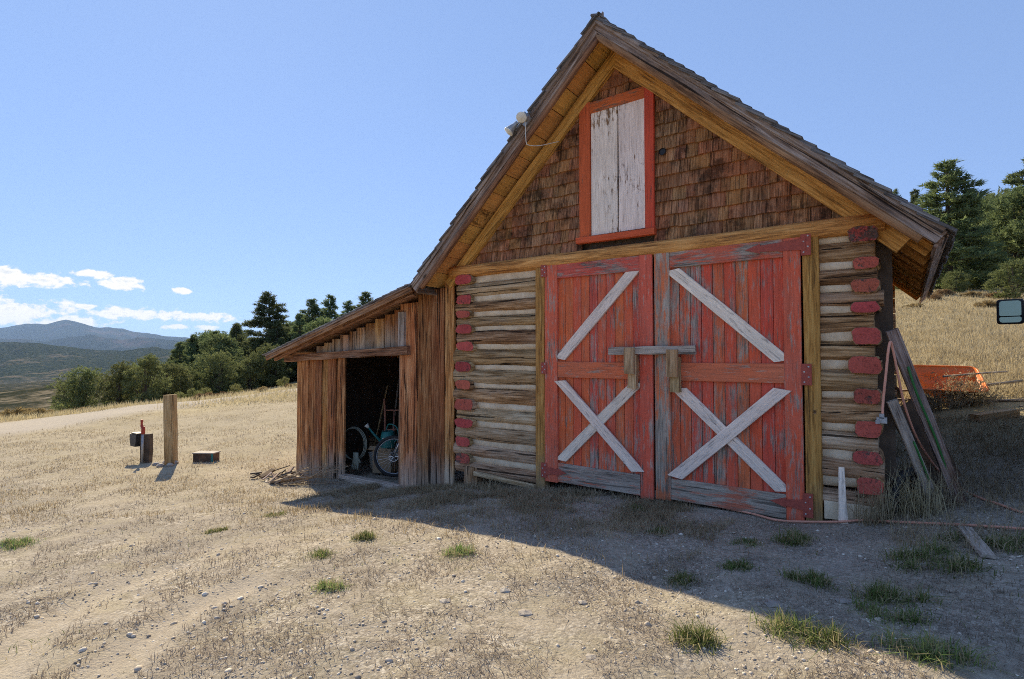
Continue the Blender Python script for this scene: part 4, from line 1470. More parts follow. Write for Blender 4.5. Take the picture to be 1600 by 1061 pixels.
# ---- wheelbarrow tipped on its side, tray open to the yard
wp = V(*gxy(2.74, 5.10))
wb = thing('wheelbarrow', wp, 'orange wheelbarrow tipped on its side in dry weeds', 'wheelbarrow')
vx = V(RT[0], RT[1], 0)                       # along the tray
vx = V(0.985, 0.17, -0.02).normalized()
vy = V(-0.10, -0.50, 0.86)
vy = (vy - vx * vy.dot(vx)).normalized()       # the tray opens this way
vz = vx.cross(vy) * -1
if vz.z < 0:
    vz = -vz
WBM = Matrix.Identity(4)
for i in range(3):
    WBM[i][0], WBM[i][1], WBM[i][2] = vx[i], vy[i], vz[i]
WBM.translation = wp + V(0, 0, 0.40)


def rrect(hx, hz, r_, n_=5):
    out_ = []
    for cx_, cz_, a0 in ((hx - r_, hz - r_, 0), (-hx + r_, hz - r_, 90), (-hx + r_, -hz + r_, 180), (hx - r_, -hz + r_, 270)):
        for k_ in range(n_ + 1):
            a_ = math.radians(a0 + 90 * k_ / n_)
            out_.append((cx_ + r_ * math.cos(a_), cz_ + r_ * math.sin(a_)))
    return out_


mb = MB()
rings = []
for (hx, hz_, y, sh) in ((0.44, 0.37, 0.0, 0), (0.43, 0.36, 0.004, 0), (0.36, 0.29, -0.14, 0.03), (0.28, 0.23, -0.23, 0.05), (0.25, 0.20, -0.24, .05)):
    rings.append([WBM @ V(x + sh, y, z) for x, z in rrect(hx, hz_, 0.11)])
n_ = len(rings[0])
vs_ = [p for r_ in rings for p in r_]
fs_ = [(i * n_ + k, i * n_ + (k + 1) % n_, (i + 1) * n_ + (k + 1) % n_, (i + 1) * n_ + k) for i in range(len(rings) - 1) for k in range(n_)]
fs_.append(tuple((len(rings) - 1) * n_ + k for k in range(n_)))
mb.add(vs_, fs_)
mb.build('tray', M['orange'], wb, smooth=True)
mb = MB()
mb.tube(rings[0], 0.014, 8, closed=True)
mb.build('rim', M['orange'], wb, smooth=True)
for s_ in (-1, 1):
    mb = MB()
    mb.tube([WBM @ V(-0.75, -0.36, s_ * 0.12), WBM @ V(0.2, -0.31, s_ * 0.20), WBM @ V(1.0, -0.16, s_ * 0.26)], 0.021, 8)
    mb.build('handle', M['grey_wood'], wb, smooth=True)
    mb = MB()
    mb.tube([WBM @ V(0.30, -0.30, s_ * 0.21), WBM @ V(0.34, -0.56, s_ * 0.22), WBM @ V(0.05, -0.33, s_ * 0.17)], 0.012, 6)
    mb.build('leg', M['galv'], wb)
mb = MB()
mb.tube([WBM @ V(-0.78 + 0.19 * math.cos(a_), -0.36 + 0.19 * math.sin(a_), 0) for a_ in np.linspace(0, 2 * math.pi, 20, endpoint=False)], 0.042, 8, closed=True)
mb.tube([WBM @ V(-0.78, -0.36, -0.13), WBM @ V(-0.78, -0.36, 0.13)], 0.02, 6)
mb.build('wheel', M['rubber'], wb, smooth=True)
mb = MB()
q0 = V(*gxy(2.98, 5.0, 0.44))
mb.tube([q0 + V(-0.30, -0.30, -0.02), q0 + V(0.22, 0.16, 0.03), q0 + V(0.50, 0.40, 0.05)], [0.016, 0.015, 0.013], 7)
o = mb.build('tool_handle', M['grey_wood'], None, smooth=True)
tag(o, 'grey wooden tool handle sticking out of the wheelbarrow', 'handle')

# ---- pickup truck standing just right of the view: its driver mirror shows
TH = math.radians(7.4)
th_f = V(math.sin(TH), math.cos(TH), 0)
th_r = V(math.cos(TH), -math.sin(TH), 0)
mpos = V(*pd(1580, 487, 7.0))
side0 = mpos + th_r * 0.36
tz0, tz1 = g1(side0.x - th_f.x * 2.2, side0.y - th_f.y * 2.2), g1(side0.x + th_f.x * 1.6, side0.y + th_f.y * 1.6)
tsl = (tz1 - tz0) / 3.8
th_f3 = (th_f + V(0, 0, tsl)).normalized()
th_u = th_r.cross(th_f3)
TM = Matrix.Identity(4)
org = side0 + th_r * 0.98
org.z = tz0 + (tz1 - tz0) * 2.2 / 3.8
for i in range(3):
    TM[i][0], TM[i][1], TM[i][2], TM[i][3] = th_r[i], th_f3[i], th_u[i], org[i]
truck = thing('pickup_truck', org, 'grey pickup truck at the right edge, only its side mirror showing', 'truck')


def slab(prof, hw0, hw1, name, mat, parent, z_in=None):
    """side profile (y,z) extruded across the truck; hw per point when a list"""
    m_ = len(prof)
    hw = hw0 if isinstance(hw0, list) else [hw0] * m_
    mb_ = MB()
    mb_.add([TM @ V(-hw[i], p[0], p[1]) for i, p in enumerate(prof)] + [TM @ V(hw[i], p[0], p[1]) for i, p in enumerate(prof)],
            [tuple(range(m_)), tuple(range(2 * m_ - 1, m_ - 1, -1))] + [(i, m_ + i, m_ + (i + 1) % m_, (i + 1) % m_) for i in range(m_)])
    return mb_.build(name, mat, parent)


slab([(-3.3, .55), (-2.75, .5), (-2.6, .85), (-2.2, .95), (-1.8, .85), (-1.65, .5), (1.0, .5), (1.15, .85), (1.5, .95), (1.9, .85), (2.05, .5), (2.45, .55), (2.5, .95), (2.3, 1.12), (0.75, 1.22), (-1.25, 1.22), (-1.27, 1.25), (-3.3, 1.25)],
     [.97] * 18, 0, 'body', M['truck_paint'], truck)
slab([(0.72, 1.22), (0.05, 1.82), (-0.95, 1.86), (-1.22, 1.24)], [.93, .76, .76, .92], 0, 'cab', M['truck_paint'], truck)
for s_ in (-1, 1):
    mb = MB()
    mb.add([TM @ V(s_ * (.93 - .17 * (z - 1.22) / .62 + .006), y, z) for y, z in ((.55, 1.27), (.02, 1.76), (-.88, 1.79), (-1.08, 1.29))], [(0, 1, 2, 3)])
    mb.build('side_window', M['glass'], truck)
mb = MB()
mb.add([TM @ V(x, y + .008, z + .004) for x, y, z in ((-.82, .64, 1.29), (.82, .64, 1.29), (.72, .10, 1.78), (-.72, .10, 1.78))], [(0, 1, 2, 3)])
mb.build('windscreen', M['glass'], truck)
for s_ in (-1, 1):
    for y in (-2.2, 1.5):
        R4 = TM @ Matrix.Translation((s_ * .84, y, .39)) @ Matrix.Rotation(math.pi / 2, 4, 'Y')
        mb = MB()
        mb.lathe([(.22, -.13), (.36, -.13), (.39, -.09), (.39, .09), (.36, .13), (.22, .13)], 24, R4)
        wh = mb.build('wheel', M['rubber'], truck, smooth=True)
        mb = MB()
        mb.lathe([(.22, -.10), (.20, -.02), (.08, .0), (.0, .0)], 24, R4)
        mb.lathe([(.22, .10), (.20, .06), (.08, .08), (.0, .08)], 24, R4)
        mb.build('rim', M['chrome'], wh, smooth=True)
    mb = MB()
    mb.box((0, 0, 0), (.3, .05, .16))
    hl = mb.build('headlight', M['white_plastic'], truck, TM @ Matrix.Translation((s_ * .72, 2.49, .86)))
    hl.matrix_basis = TM @ Matrix.Translation((s_ * .72, 2.47, .86))
for s_ in (-1, 1):
    mb = MB()
    mb.box((0, 0, 0), (.13, .04, .34))
    tl_ = mb.build('tail_light', M['red_metal'], truck)
    tl_.matrix_basis = TM @ Matrix.Translation((s_ * .88, -3.31, 1.02))
mb = MB()
mb.box((0, 0, 0), (1.58, .03, .46))
mb.box((0, -.02, .10), (.26, .03, .07))
tg = mb.build('tailgate', M['truck_paint'], truck)
tg.matrix_basis = TM @ Matrix.Translation((0, -3.315, .98))
mb = MB()
mb.box((0, 0, 0), (1.86, .14, .17))
mb.box((0, -.02, -.13), (.10, .12, .10))
rb2 = mb.build('bumper', M['chrome'], truck)
rb2.matrix_basis = TM @ Matrix.Translation((0, -3.38, .60))
mb = MB()
mb.add([TM @ V(x, y - .012, z) for x, y, z in ((-.74, -1.185, 1.32), (.74, -1.185, 1.32), (.64, -.995, 1.76), (-.64, -.995, 1.76))], [(3, 2, 1, 0)])
mb.build('rear_window', M['glass'], truck)
mb = MB()
mb.box((0, 0, 0), (1.62, 1.90, .012))
bd_ = mb.build('bed_cover', M['black'], truck)
bd_.matrix_basis = TM @ Matrix.Translation((0, -2.28, 1.258))
# mirror: black shell, glass facing back, arm to the door
RB = Matrix.Identity(4)
for i in range(3):
    RB[i][0], RB[i][1], RB[i][2], RB[i][3] = th_r[i], th_f[i], (0, 0, 1)[i], mpos[i]
mb = MB()
shell = []
for (hx, hz_, y) in ((.105, .140, -.045), (.128, .158, -.045), (.132, .162, -.02), (.125, .155, .04), (.09, .12, .085), (.03, .05, .10)):
    shell.append([RB @ V(x, y, z) for x, z in rrect(hx, hz_, min(.035, hx * .8))])
n_ = len(shell[0])
mb.add([p for r_ in shell for p in r_], [(i * n_ + k, (i + 1) * n_ + k, (i + 1) * n_ + (k + 1) % n_, i * n_ + (k + 1) % n_) for i in range(len(shell) - 1) for k in range(n_)] + [tuple((len(shell) - 1) * n_ + k for k in range(n_))[::-1]])
ms = mb.build('side_mirror', M['black'], truck, smooth=True)
mb = MB()
for (z0_, z1_) in ((-.055, .140), (-.140, -.068)):
    zc, hh = (z0_ + z1_) / 2, (z1_ - z0_) / 2
    mb.add([RB @ V(x, -.040, zc + z) for x, z in rrect(.106, hh, .022)], [tuple(range(24))])
mb.build('mirror_glass', M['mirror'], ms)
mb = MB()
mb.tube([RB @ V(.10, .03, -.03), RB @ V(.30, .05, -.05), RB @ V(.44, .06, -.10)], .026, 8)
mb.build('mirror_arm', M['black'], ms)

# ---- shed contents
zf = -0.47
bike = thing('bicycle', (-4.3, 0.35, zf), 'mountain bicycle parked in the shed doorway, front wheel showing', 'bicycle')
wd_ = V(0.80, 0.60, 0).normalized()           # direction from front wheel to rear wheel
wn_ = V(-wd_.y, wd_.x, 0)
wc = V(-4.72, 0.42, zf + 0.345)


def bike_wheel(c0):
    ring = lambda r_: [c0 + (wd_ * math.cos(a_) + V(0, 0, 1) * math.sin(a_)) * r_ for a_ in np.linspace(0, 2 * math.pi, 36, endpoint=False)]
    mb_ = MB()
    mb_.tube(ring(0.318), 0.027, 8, closed=True)
    w0 = mb_.build('wheel', M['rubber'], bike, smooth=True)
    mb_ = MB()
    mb_.tube(ring(0.288), 0.011, 6, closed=True)
    mb_.build('rim', M['galv'], w0, smooth=True)
    mb_ = MB()
    for k_ in range(28):
        a_ = 2 * math.pi * k_ / 28
        s2_ = 0.03 * (1 if k_ % 2 else -1)
        mb_.tube([c0 + wn_ * s2_ + (wd_ * math.cos(a_ + .6) + V(0, 0, 1) * math.sin(a_ + .6)) * 0.02, c0 + (wd_ * math.cos(a_) + V(0, 0, 1) * math.sin(a_)) * 0.285], 0.0018, 4, cap=False)
    mb_.tube([c0 - wn_ * 0.05, c0 + wn_ * 0.05], 0.018, 8)
    mb_.build('spokes', M['chrome'], w0)
    return w0


fwv = bike_wheel(wc)
mb = MB()
for a0 in range(6):
    a_ = a0 * math.pi / 3
    mb.tube([wc - wn_ * 0.035, wc - wn_ * 0.035 + (wd_ * math.cos(a_) + V(0, 0, 1) * math.sin(a_)) * 0.075], 0.006, 4)
mb.tube([wc - wn_ * 0.035 + (wd_ * math.cos(a_) + V(0, 0, 1) * math.sin(a_)) * 0.078 for a_ in np.linspace(0, 2 * math.pi, 24, endpoint=False)], 0.009, 5, closed=True)
mb.build('brake_disc', M['chrome'], fwv)
hd = wc + wd_ * 0.24 + V(0, 0, 0.60)
mb = MB()
for s_ in (-1, 1):
    mb.tube([wc + wn_ * s_ * 0.055, wc + wd_ * 0.16 + V(0, 0, .38) + wn_ * s_ * 0.055], 0.017, 8)
    mb.tube([wc + wd_ * 0.15 + V(0, 0, .36) + wn_ * s_ * 0.055, hd - V(0, 0, .10) + wn_ * s_ * .04], 0.013, 8)
mb.build('fork', M['chrome'], bike, smooth=True)
rw = wc + wd_ * 1.08
bike_wheel(rw)
bbk, seatp = wc + wd_ * 0.66 + V(0, 0, -.03), wc + wd_ * 0.84 + V(0, 0, .48)
mb = MB()
for a, b_, r_ in ((hd, bbk, .02), (hd, seatp, .018), (seatp, bbk, .017), (bbk, rw, .011), (seatp, rw, .010), (hd - V(0, 0, .1), hd + V(0, 0, .10), .02)):
    mb.tube([a, b_], r_, 8)
mb.build('bike_frame', M['black'], bike, smooth=True)
mb = MB()
mb.tube([hd + V(0, 0, .10) - wn_ * 0.32, hd + V(0, 0, .12), hd + V(0, 0, .10) + wn_ * 0.32], 0.013, 6)
mb.build('handlebar', M['black'], bike)
mb = MB()
mb.lathe([(0.0, .03), (.05, .03), (.07, .0), (.05, -.03), (0, -.03)], 10, Matrix.Translation(seatp + V(0, 0, .14)) @ Matrix.Diagonal((1.7, 0.9, .8, 1)))
mb.tube([seatp, seatp + V(0, 0, .13)], .013, 6)
mb.build('saddle', M['black'], bike)

bxx = thing('storage_box', (-5.15, 0.62, zf), 'open cardboard storage box under the watering can', 'box')
mb = MB()
mb.box((-5.15, 0.62, zf + 0.21), (0.36, 0.28, 0.42), Matrix.Rotation(.3, 3, 'Z'))
mb.build('box_body', M['card'], bxx)
mb = MB()
mb.box((-5.19, 0.47, zf + 0.42), (0.36, 0.09, 0.012), Matrix.Rotation(.3, 3, 'Z') @ Matrix.Rotation(.6, 3, 'X'))
mb.build('flap', M['card'], bxx)
can = thing('watering_can', (-5.10, .62, zf + 0.42), 'green plastic watering can with long spout and white label', 'watering can')
cc = V(-5.10, 0.62, zf + 0.43)
mb = MB()
mb.lathe([(0.0, 0.0), (.125, 0.0), (.13, .02), (.125, .2), (.105, .27), (.09, .28), (.085, .26)], 20, Matrix.Translation(cc))
mb.build('can_body', M['green_plastic'], can, smooth=True)
mb = MB()
mb.tube([cc + V(-.10, -.02, .05), cc + V(-.26, -.10, .22), cc + V(-.34, -.15, .33)], [.03, .02, .016], 8)
sp_ = mb.build('spout', M['green_plastic'], can, smooth=True)
mb = MB()
mb.tube([cc + V(-.335, -.148, .325), cc + V(-.375, -.17, .375)], [.02, .042], 10)
mb.build('spout_rose', M['white_plastic'], sp_, smooth=True)
mb = MB()
mb.tube(smooth_path([cc + V(-.05, 0, .28), cc + V(.02, 0, .40), cc + V(.18, .03, .36), cc + V(.22, .04, .2), cc + V(.12, .02, .08)], 5), 0.012, 7)
mb.build('handle', M['green_plastic'], can, smooth=True)
mb = MB()
lp = cc + V(0.045, -0.120, .15)
mb.box(lp, (.075, .006, .05), Matrix.Rotation(.35, 3, 'Z'))
mb.build('label_patch', M['white_plastic'], can)

ht = thing('hand_truck', (-5.33, .96, zf), 'rusty red hand truck with curved handles standing in the shed', 'hand truck')
mb = MB()
hx0, hx1 = V(-5.46, 0.86, zf - .02), V(-5.20, 1.06, zf - .02)
for p0 in (hx0, hx1):
    mb.tube(smooth_path([p0, p0 + V(0, 0, 0.95), p0 + V(0.02, -.03, 1.17), p0 + V(.07, -.08, 1.26)], 5), 0.019, 8)
for zz in (.35, .7, 1.05):
    mb.tube([hx0 + V(0, 0, zz), hx1 + V(0, 0, zz)], .014, 6)
mb.tube([(hx0 + hx1) / 2 + V(0, 0, .3), (hx0 + hx1) / 2 + V(0, 0, 1.05)], .012, 6)
mb.build('truck_frame', M['copper'], ht, smooth=True)
mb = MB()
mb.box((hx0 + hx1) / 2 + V(.07, -.10, .02), (.32, .20, .012), Matrix.Rotation(.62, 3, 'Z'))
mb.build('toe_plate', M['copper'], ht)
for p0 in (hx0, hx1):
    mb = MB()
    mb.lathe([(0, -.03), (.09, -.03), (.12, -.015), (.12, .015), (.09, .03), (0, .03)], 16, Matrix.Translation(p0 + V(-.06, .08, .12)) @ Matrix.Rotation(.62, 4, 'Z') @ Matrix.Rotation(math.pi / 2, 4, 'Y'))
    mb.build('wheel', M['rubber'], ht, smooth=True)
# coil of pale hose hung left of the doorway with a cloth glove on it
mb = MB()
hc = V(-5.60, 0.26, 0.02)
for k_ in range(3):
    mb.tube([hc + V(math.cos(a_) * (.25 + .008 * k_), .02 * k_ + .05 * math.cos(a_), math.sin(a_) * (.27 + .008 * k_)) for a_ in np.linspace(0, 2 * math.pi, 30, endpoint=False)], .007, 6, closed=True)
o = mb.build('hose_coil', M['glove'], None, smooth=True)
tag(o, 'pale coiled hose hanging inside the left of the shed doorway', 'hose')
mb = MB()
gp = V(-5.46, 0.22, -0.22)
mb.lathe([(.0, .10), (.05, .10), (.055, .02), (.075, -.05), (.06, -.10), (0, -.11)], 10, Matrix.Translation(gp) @ Matrix.Diagonal((1.2, .6, 1.1, 1)))
for k_ in range(4):
    mb.tube([gp + V(-.06 + .04 * k_, -.01, -.08), gp + V(-.075 + .05 * k_, -.02, -.17 - .01 * (k_ % 2))], [.02, .014], 6)
mb.tube([gp + V(.07, 0, .0), gp + V(.13, -.01, -.05)], [.02, .015], 6)
o = mb.build('work_glove', M['glove'], None, smooth=True)
tag(o, 'grey green work glove hung on the hose coil in the shed', 'glove')
# tools and boards against the back wall of the shed
for (x, y, h_, lean, mt, lab) in ((-6.05, 1.1, 1.45, .10, 'pale_wood', 'pale wooden shaft leaning at the back left of the shed'), (-5.85, 1.35, 1.55, -.06, 'grey_wood', 'grey wooden shaft leaning against the shed back wall'),
                                  (-5.62, 1.5, 1.4, .05, 'copper', 'rusty shaft leaning against the shed back wall'), (-4.95, 1.5, 1.6, .0, 'grey_wood', 'tall grey shaft in the back right of the shed')):
    tl = thing('garden_tool', (x, y, zf), lab, 'tool')
    mb = MB()
    mb.tube([(x, y, zf + .25), (x + lean, y + .25, zf + h_)], .017, 7)
    mb.build('shaft', M[mt], tl, smooth=True)
    mb = MB()
    mb.add([(x - .09, y - .01, zf + .26), (x + .09, y - .01, zf + .26), (x + .08, y - .07, zf + .06), (x, y - .09, zf), (x - .08, y - .07, zf + .06), (x, y + .012, zf + .30), (x, y - .05, zf + .04)],
           [(0, 1, 2, 3, 4), (0, 5, 1), (0, 4, 3, 6), (1, 6, 3, 2), (0, 6, 5), (5, 6, 1)])
    mb.build('blade', M['rust'], tl)
for (x, y, z_, s_, lab) in ((-6.3, 1.6, zf + .2, (.5, .4, .4), 'dark wooden crate on the left floor of the shed'), (-4.75, 2.3, zf + .25, (.6, .45, .5), 'dark wooden crate behind the bicycle in the shed')):
    cr = thing('wooden_crate', (x, y, zf), lab, 'crate')
    for k_ in range(4):
        zc = zf + s_[2] * (k_ + .5) / 4
        board('slat', (x - s_[0] / 2, y - s_[1] / 2, zc), (x + s_[0] / 2, y - s_[1] / 2, zc), s_[2] / 4 - .015, .018, M['shed_beam'], cr, jit=.002, seg=1)
        board('slat', (x + s_[0] / 2, y - s_[1] / 2 + .01, zc), (x + s_[0] / 2, y + s_[1] / 2, zc), s_[2] / 4 - .015, .018, M['shed_beam'], cr, n=(1, 0, 0), jit=.002, seg=1)
    mb = MB()
    mb.box((x, y + .02, zf + s_[2] / 2), (s_[0] - .06, s_[1] - .05, s_[2] - .04))
    mb.build('crate_inside', M['dark_inside'], cr)

bk_ = thing('bucket', (-5.55, 0.75, zf), 'pale plastic bucket on the floor inside the shed doorway', 'bucket')
mb = MB()
mb.lathe([(0.0, 0.0), (.11, 0.0), (.14, .27), (.15, .28), (.135, .27), (.105, .02), (0, .02)], 18, Matrix.Translation((-5.55, 0.75, zf)))
mb.build('bucket_body', M['white_plastic'], bk_, smooth=True)
mb = MB()
mb.tube([(-5.55 + .145 * math.cos(a_), 0.75 - .10 * math.sin(a_), zf + .27 - .10 * math.sin(a_)) for a_ in np.linspace(0, math.pi, 12)], .005, 5)
mb.build('handle', M['galv'], bk_)
# ---- scrap heap and dead branches at the shed corner
hp = thing('scrap_heap', gxy(-6.75, -0.42), 'low heap of dark scrap wood and bark at the shed corner', 'scrap heap')
for k_ in range(26):
    x, y = -6.75 + random.gauss(0, .26), -0.45 + random.gauss(0, .16)
    a_ = random.uniform(0, math.pi)
    l_ = random.uniform(.1, .32)
    z_ = g1(x, y) + random.uniform(.02, .12)
    board('scrap_piece', (x - math.cos(a_) * l_ / 2, y - math.sin(a_) * l_ / 2, z_), (x + math.cos(a_) * l_ / 2, y + math.sin(a_) * l_ / 2, z_ + random.uniform(-.05, .10)), random.uniform(.03, .09), random.uniform(.01, .03),
          M[random.choice(('dark_inside', 'fascia', 'grey_wood', 'rust'))], hp, n=(random.uniform(-.4, .4), random.uniform(-.4, .4), 1), jit=.004, seg=2)
mb = MB()
rb_ = random.Random(4)
root = V(*gxy(-5.95, -0.72, .03))
for k_ in range(22):
    dx = V(rb_.uniform(.35, 1.0), rb_.uniform(.05, .55), rb_.uniform(.0, .40))
    p1 = root + V(rb_.uniform(-.45, .1), rb_.uniform(-.12, .10), 0) + dx * .45
    p0 = root + V(rb_.uniform(-.45, .0), rb_.uniform(-.1, .08), -.01)
    p2 = root + dx * rb_.uniform(.8, 1.05)
    p2.z = max(p2.z, g1(p2.x, p2.y) + .02)
    mb.tube([p0, p1, p2], [.011, .008, .003], 5)
    for q_ in range(3):
        s_ = rb_.uniform(.3, .9)
        pb = p1.lerp(p2, s_)
        mb.tube([pb, pb + V(rb_.uniform(.05, .25), rb_.uniform(-.12, .15), rb_.uniform(-.02, .14))], [.005, .002], 4)
o = mb.build('dead_branches', M['twig'], None)
tag(o, 'bundle of dead leafless branches lying before the shed wall', 'branches')

# ---- posts and boxes in the left field
px_, py_ = -10.34, -0.69
p0 = gxy(px_, py_, -0.25)
post = board('timber_post', p0, (px_ - 0.06, py_ - .03, p0[2] + 1.70), 0.20, 0.20, M['pale_wood'], None, n=(0.72, -0.69, 0), jit=.006, ch=.02, seg=6, w2=0.21)
tag(post, 'thick square timber post standing alone in the dry field', 'post')
for k_ in range(5):
    a_ = k_ * 1.3
    mb = MB()
    q = gxy(px_ + math.cos(a_) * .22, py_ - .12 + math.sin(a_) * .15, .02)
    mb.lathe([(0, -.05), (.07, -.02), (.075, .02), (.04, .055), (0, .06)], 7, Matrix.Translation(q) @ Matrix.Rotation(a_, 4, 'Z') @ Matrix.Diagonal((1.2, .8, .8, 1)))
    o = mb.build('stone', M['stone'], None)
    tag(o, ('rightmost stone at the foot of the thick timber post', 'stone behind the foot of the thick timber post', 'leftmost stone at the foot of the thick timber post', 'stone front left of the thick timber post', 'stone in front of the thick timber post')[k_], 'stone', 'stones round the timber post')
hx_, hy_ = -11.25, -0.83
hyd = thing('water_hydrant', gxy(hx_, hy_), 'short wooden stub post with red handled water pipe and black box', 'hydrant')
z_ = g1(hx_, hy_)
board('stub_post', (hx_, hy_, z_ - .1), (hx_ - .01, hy_, z_ + .60), .21, .12, M['dark_inside'], hyd, n=(.6, -.8, 0), jit=.008, seg=4)
mb = MB()
qh = V(hx_ + .10, hy_ - .11, z_)
mb.tube([qh, qh + V(0, 0, .66)], .022, 8)
mb.tube([qh + V(-.07, .02, .0), qh + V(-.07, .02, .58)], .014, 8)
mb.build('pipe', M['galv'], hyd, smooth=True)
mb = MB()
mb.tube(smooth_path([qh + V(0, 0, .62), qh + V(.01, 0, .72), qh + V(-.03, -.01, .80), qh + V(-.03, -.01, .92)], 4), [.035] * 5 + [.03] * 4 + [.022] * 4, 8)
mb.box(qh + V(-.03, -.01, .90), (.10, .02, .05))
mb.tube([qh + V(.05, .01, .64), qh + V(.05, .01, .78)], .018, 6)
mb.build('pump_handle', M['red_metal'], hyd, smooth=False)
mb = MB()
bx0 = V(hx_ - .23, hy_ - .10, z_ + .46)
mb.add([bx0 + V(x * sx_ * .5, y * .16, zz) for zz, sx_ in ((-.13, .26), (.13, .36)) for x, y in ((-1, -.5), (1, -.5), (1, .5), (-1, .5))], [(3, 2, 1, 0), (4, 5, 6, 7), (0, 1, 5, 4), (1, 2, 6, 5), (2, 3, 7, 6), (3, 0, 4, 7)])
mb.box(bx0 + V(.06, 0, .15), (.30, .16, .03))
mb.build('black_box', M['black'], hyd)
ex_ = gxy(-10.05, -0.12)
eb = thing('utility_box', ex_, 'low dark box with white lid edge in the dry grass', 'utility box')
Rz = Matrix.Rotation(YAW - .05, 3, 'Z')
mb = MB()
mb.box(V(*ex_) + V(0, 0, .07), (.44, .24, .20), Rz)
mb.build('box_body', M['rust'], eb)
mb = MB()
mb.box(V(*ex_) + V(0, 0, .185), (.47, .27, .022), Rz)
mb.build('lid', M['stone'], eb)
mb = MB()
mb.box(V(*ex_) + Rz @ V(.20, -.122, .07), (.04, .02, .20), Rz)
mb.build('corner_strip', M['green_plastic'], eb)

# ================================================================== VEGETATION
def at_px(px, d):
    p = pd(px, 0, d)
    return p[0], p[1]


def base_px(px, d):
    x, y = at_px(px, d)
    return 555 - (g1(x, y) - 1.56) * 850 / d


KH = {'conifer': 10.0, 'juniper': 4.6, 'pinyon': 6.8, 'shrub': 1.6, 'brush': .85}


def plant_px(key, px, d, top_px, name, label, cat, group=None, wide=1.0):
    x, y = at_px(px, d)
    hgt = (base_px(px, d) - top_px) * d / 850
    s_ = hgt / KH[key.rstrip('0123')]
    return plant(key, x, y, s_ * wide, name, label, cat, group, sz=1 / wide)


plant_px('juniper2', 130, 43, 571, 'juniper_tree', 'dark round juniper standing alone at the left field edge', 'tree', wide=1.05)
plant_px('juniper0', 188, 41, 563, 'juniper_tree', 'olive juniper left of the tall cluster at the field edge', 'tree', wide=1.0)
plant_px('juniper1', 228, 40, 549, 'juniper_tree', 'tallest juniper of the cluster behind the timber post', 'tree', wide=1.05)
plant_px('juniper3', 262, 43, 562, 'juniper_tree', 'juniper just right of the timber post top', 'tree', wide=1.3)
plant_px('juniper2', 345, 47, 547, 'juniper_tree', 'broad dome shaped juniper in front of the wooded slope', 'tree', wide=1.05)
plant_px('juniper3', 110, 47, 590, 'juniper_tree', 'low juniper on the left flank of the lone round juniper', 'tree', wide=1.3)
plant_px('juniper2', 208, 46, 566, 'juniper_tree', 'juniper filling the middle of the cluster behind the post', 'tree', wide=1.1)
plant_px('juniper0', 288, 46, 566, 'juniper_tree', 'rounded juniper between the post cluster and the dome juniper', 'tree', wide=1.25)
plant_px('juniper1', 392, 50, 556, 'juniper_tree', 'rounded juniper right of the dome shaped juniper', 'tree', wide=1.3)
plant_px('juniper3', 436, 52, 560, 'juniper_tree', 'juniper beside the tip of the shed roof', 'tree', wide=1.4)
plant_px('conifer2', 424, 62, 457, 'conifer_tree', 'tall dark conifer rising above the left tree line', 'tree', wide=1.3)
for px, top, lab in ((488, 468, 'leftmost conifer of the row showing above the shed roof'), (515, 461, 'second conifer from the left above the shed roof'), (543, 470, 'middle conifer of the row above the shed roof'),
                     (568, 456, 'tallest conifer of the row above the shed roof'), (592, 468, 'last conifer of the row, half hidden by the shed roof')):
    plant_px('conifer%d' % (px % 4), px, 72 + px % 7, top, 'conifer_tree', lab, 'tree', 'conifers above the shed roof', wide=1.4)
ENV = curve_fn([(240, 575), (270, 556), (290, 526), (330, 513), (360, 506), (400, 499), (450, 498), (480, 492), (540, 490), (640, 480)])
rt_ = random.Random(5)
NF = 0
for i in range(130):
    px = rt_.uniform(262, 640)
    d = rt_.choice((rt_.uniform(50, 62), rt_.uniform(60, 85), rt_.uniform(80, 130)))
    top = ENV(px) + rt_.uniform(-4, 48) * (1.2 if d < 62 else .7 if d < 85 else .25)
    h_ = (base_px(px, d) - top) * d / 850
    if h_ < 2.6 or h_ > 14:
        continue
    key = rt_.choice(('juniper0', 'juniper1', 'juniper2', 'juniper3')) if h_ < 4.6 else rt_.choice(('pinyon', 'pinyon', 'conifer0', 'conifer1', 'conifer2'))
    NF += 1
    if NF > 84:
        break
    plant_px(key, px, d, top, 'hillside_tree', 'evergreen in the mixed woodland on the left hillside', 'tree', 'woodland on the left hillside', wide=1.15)
for px, d, top, lab in ((303, 37, 606, 'olive shrub second to the right of the timber post'), (322, 38, 604, 'olive shrub below the left side of the dome shaped juniper'), (368, 37, 598, 'tallest olive shrub, below the right side of the dome juniper'),
                        (284, 36, 612, 'small olive shrub just right of the timber post top'), (445, 44, 588, 'olive shrub nearest the tip of the shed roof')):
    plant_px('shrub%d' % (px % 2), px, d, top, 'green_shrub', lab, 'shrub', 'small shrubs along the dirt track', wide=1.1)
plant_px('conifer0', 1485, 38, 250, 'conifer_tree', 'tall conifer standing behind the right roof edge', 'tree', wide=1.45)
plant_px('conifer1', 1431, 62, 295, 'conifer_tree', 'slender conifer just above the right roof slope', 'tree', wide=.8)
plant_px('conifer3', 1403, 95, 294, 'conifer_tree', 'tiny far conifer top peeking over the right roof', 'tree', wide=.8)
plant_px('pinyon', 1537, 46, 300, 'pinyon_tree', 'dense dark pinyon right of the tall conifer', 'tree', wide=1.0)
plant_px('pinyon', 1590, 41, 285, 'pinyon_tree', 'big bushy pinyon at the right frame edge', 'tree', wide=1.05)
plant_px('conifer2', 1612, 47, 240, 'conifer_tree', 'large conifer cut by the right frame edge', 'tree', wide=1.1)
plant_px('juniper0', 1496, 34, 421, 'juniper_tree', 'light green low juniper below the tall conifer', 'tree', wide=1.35)
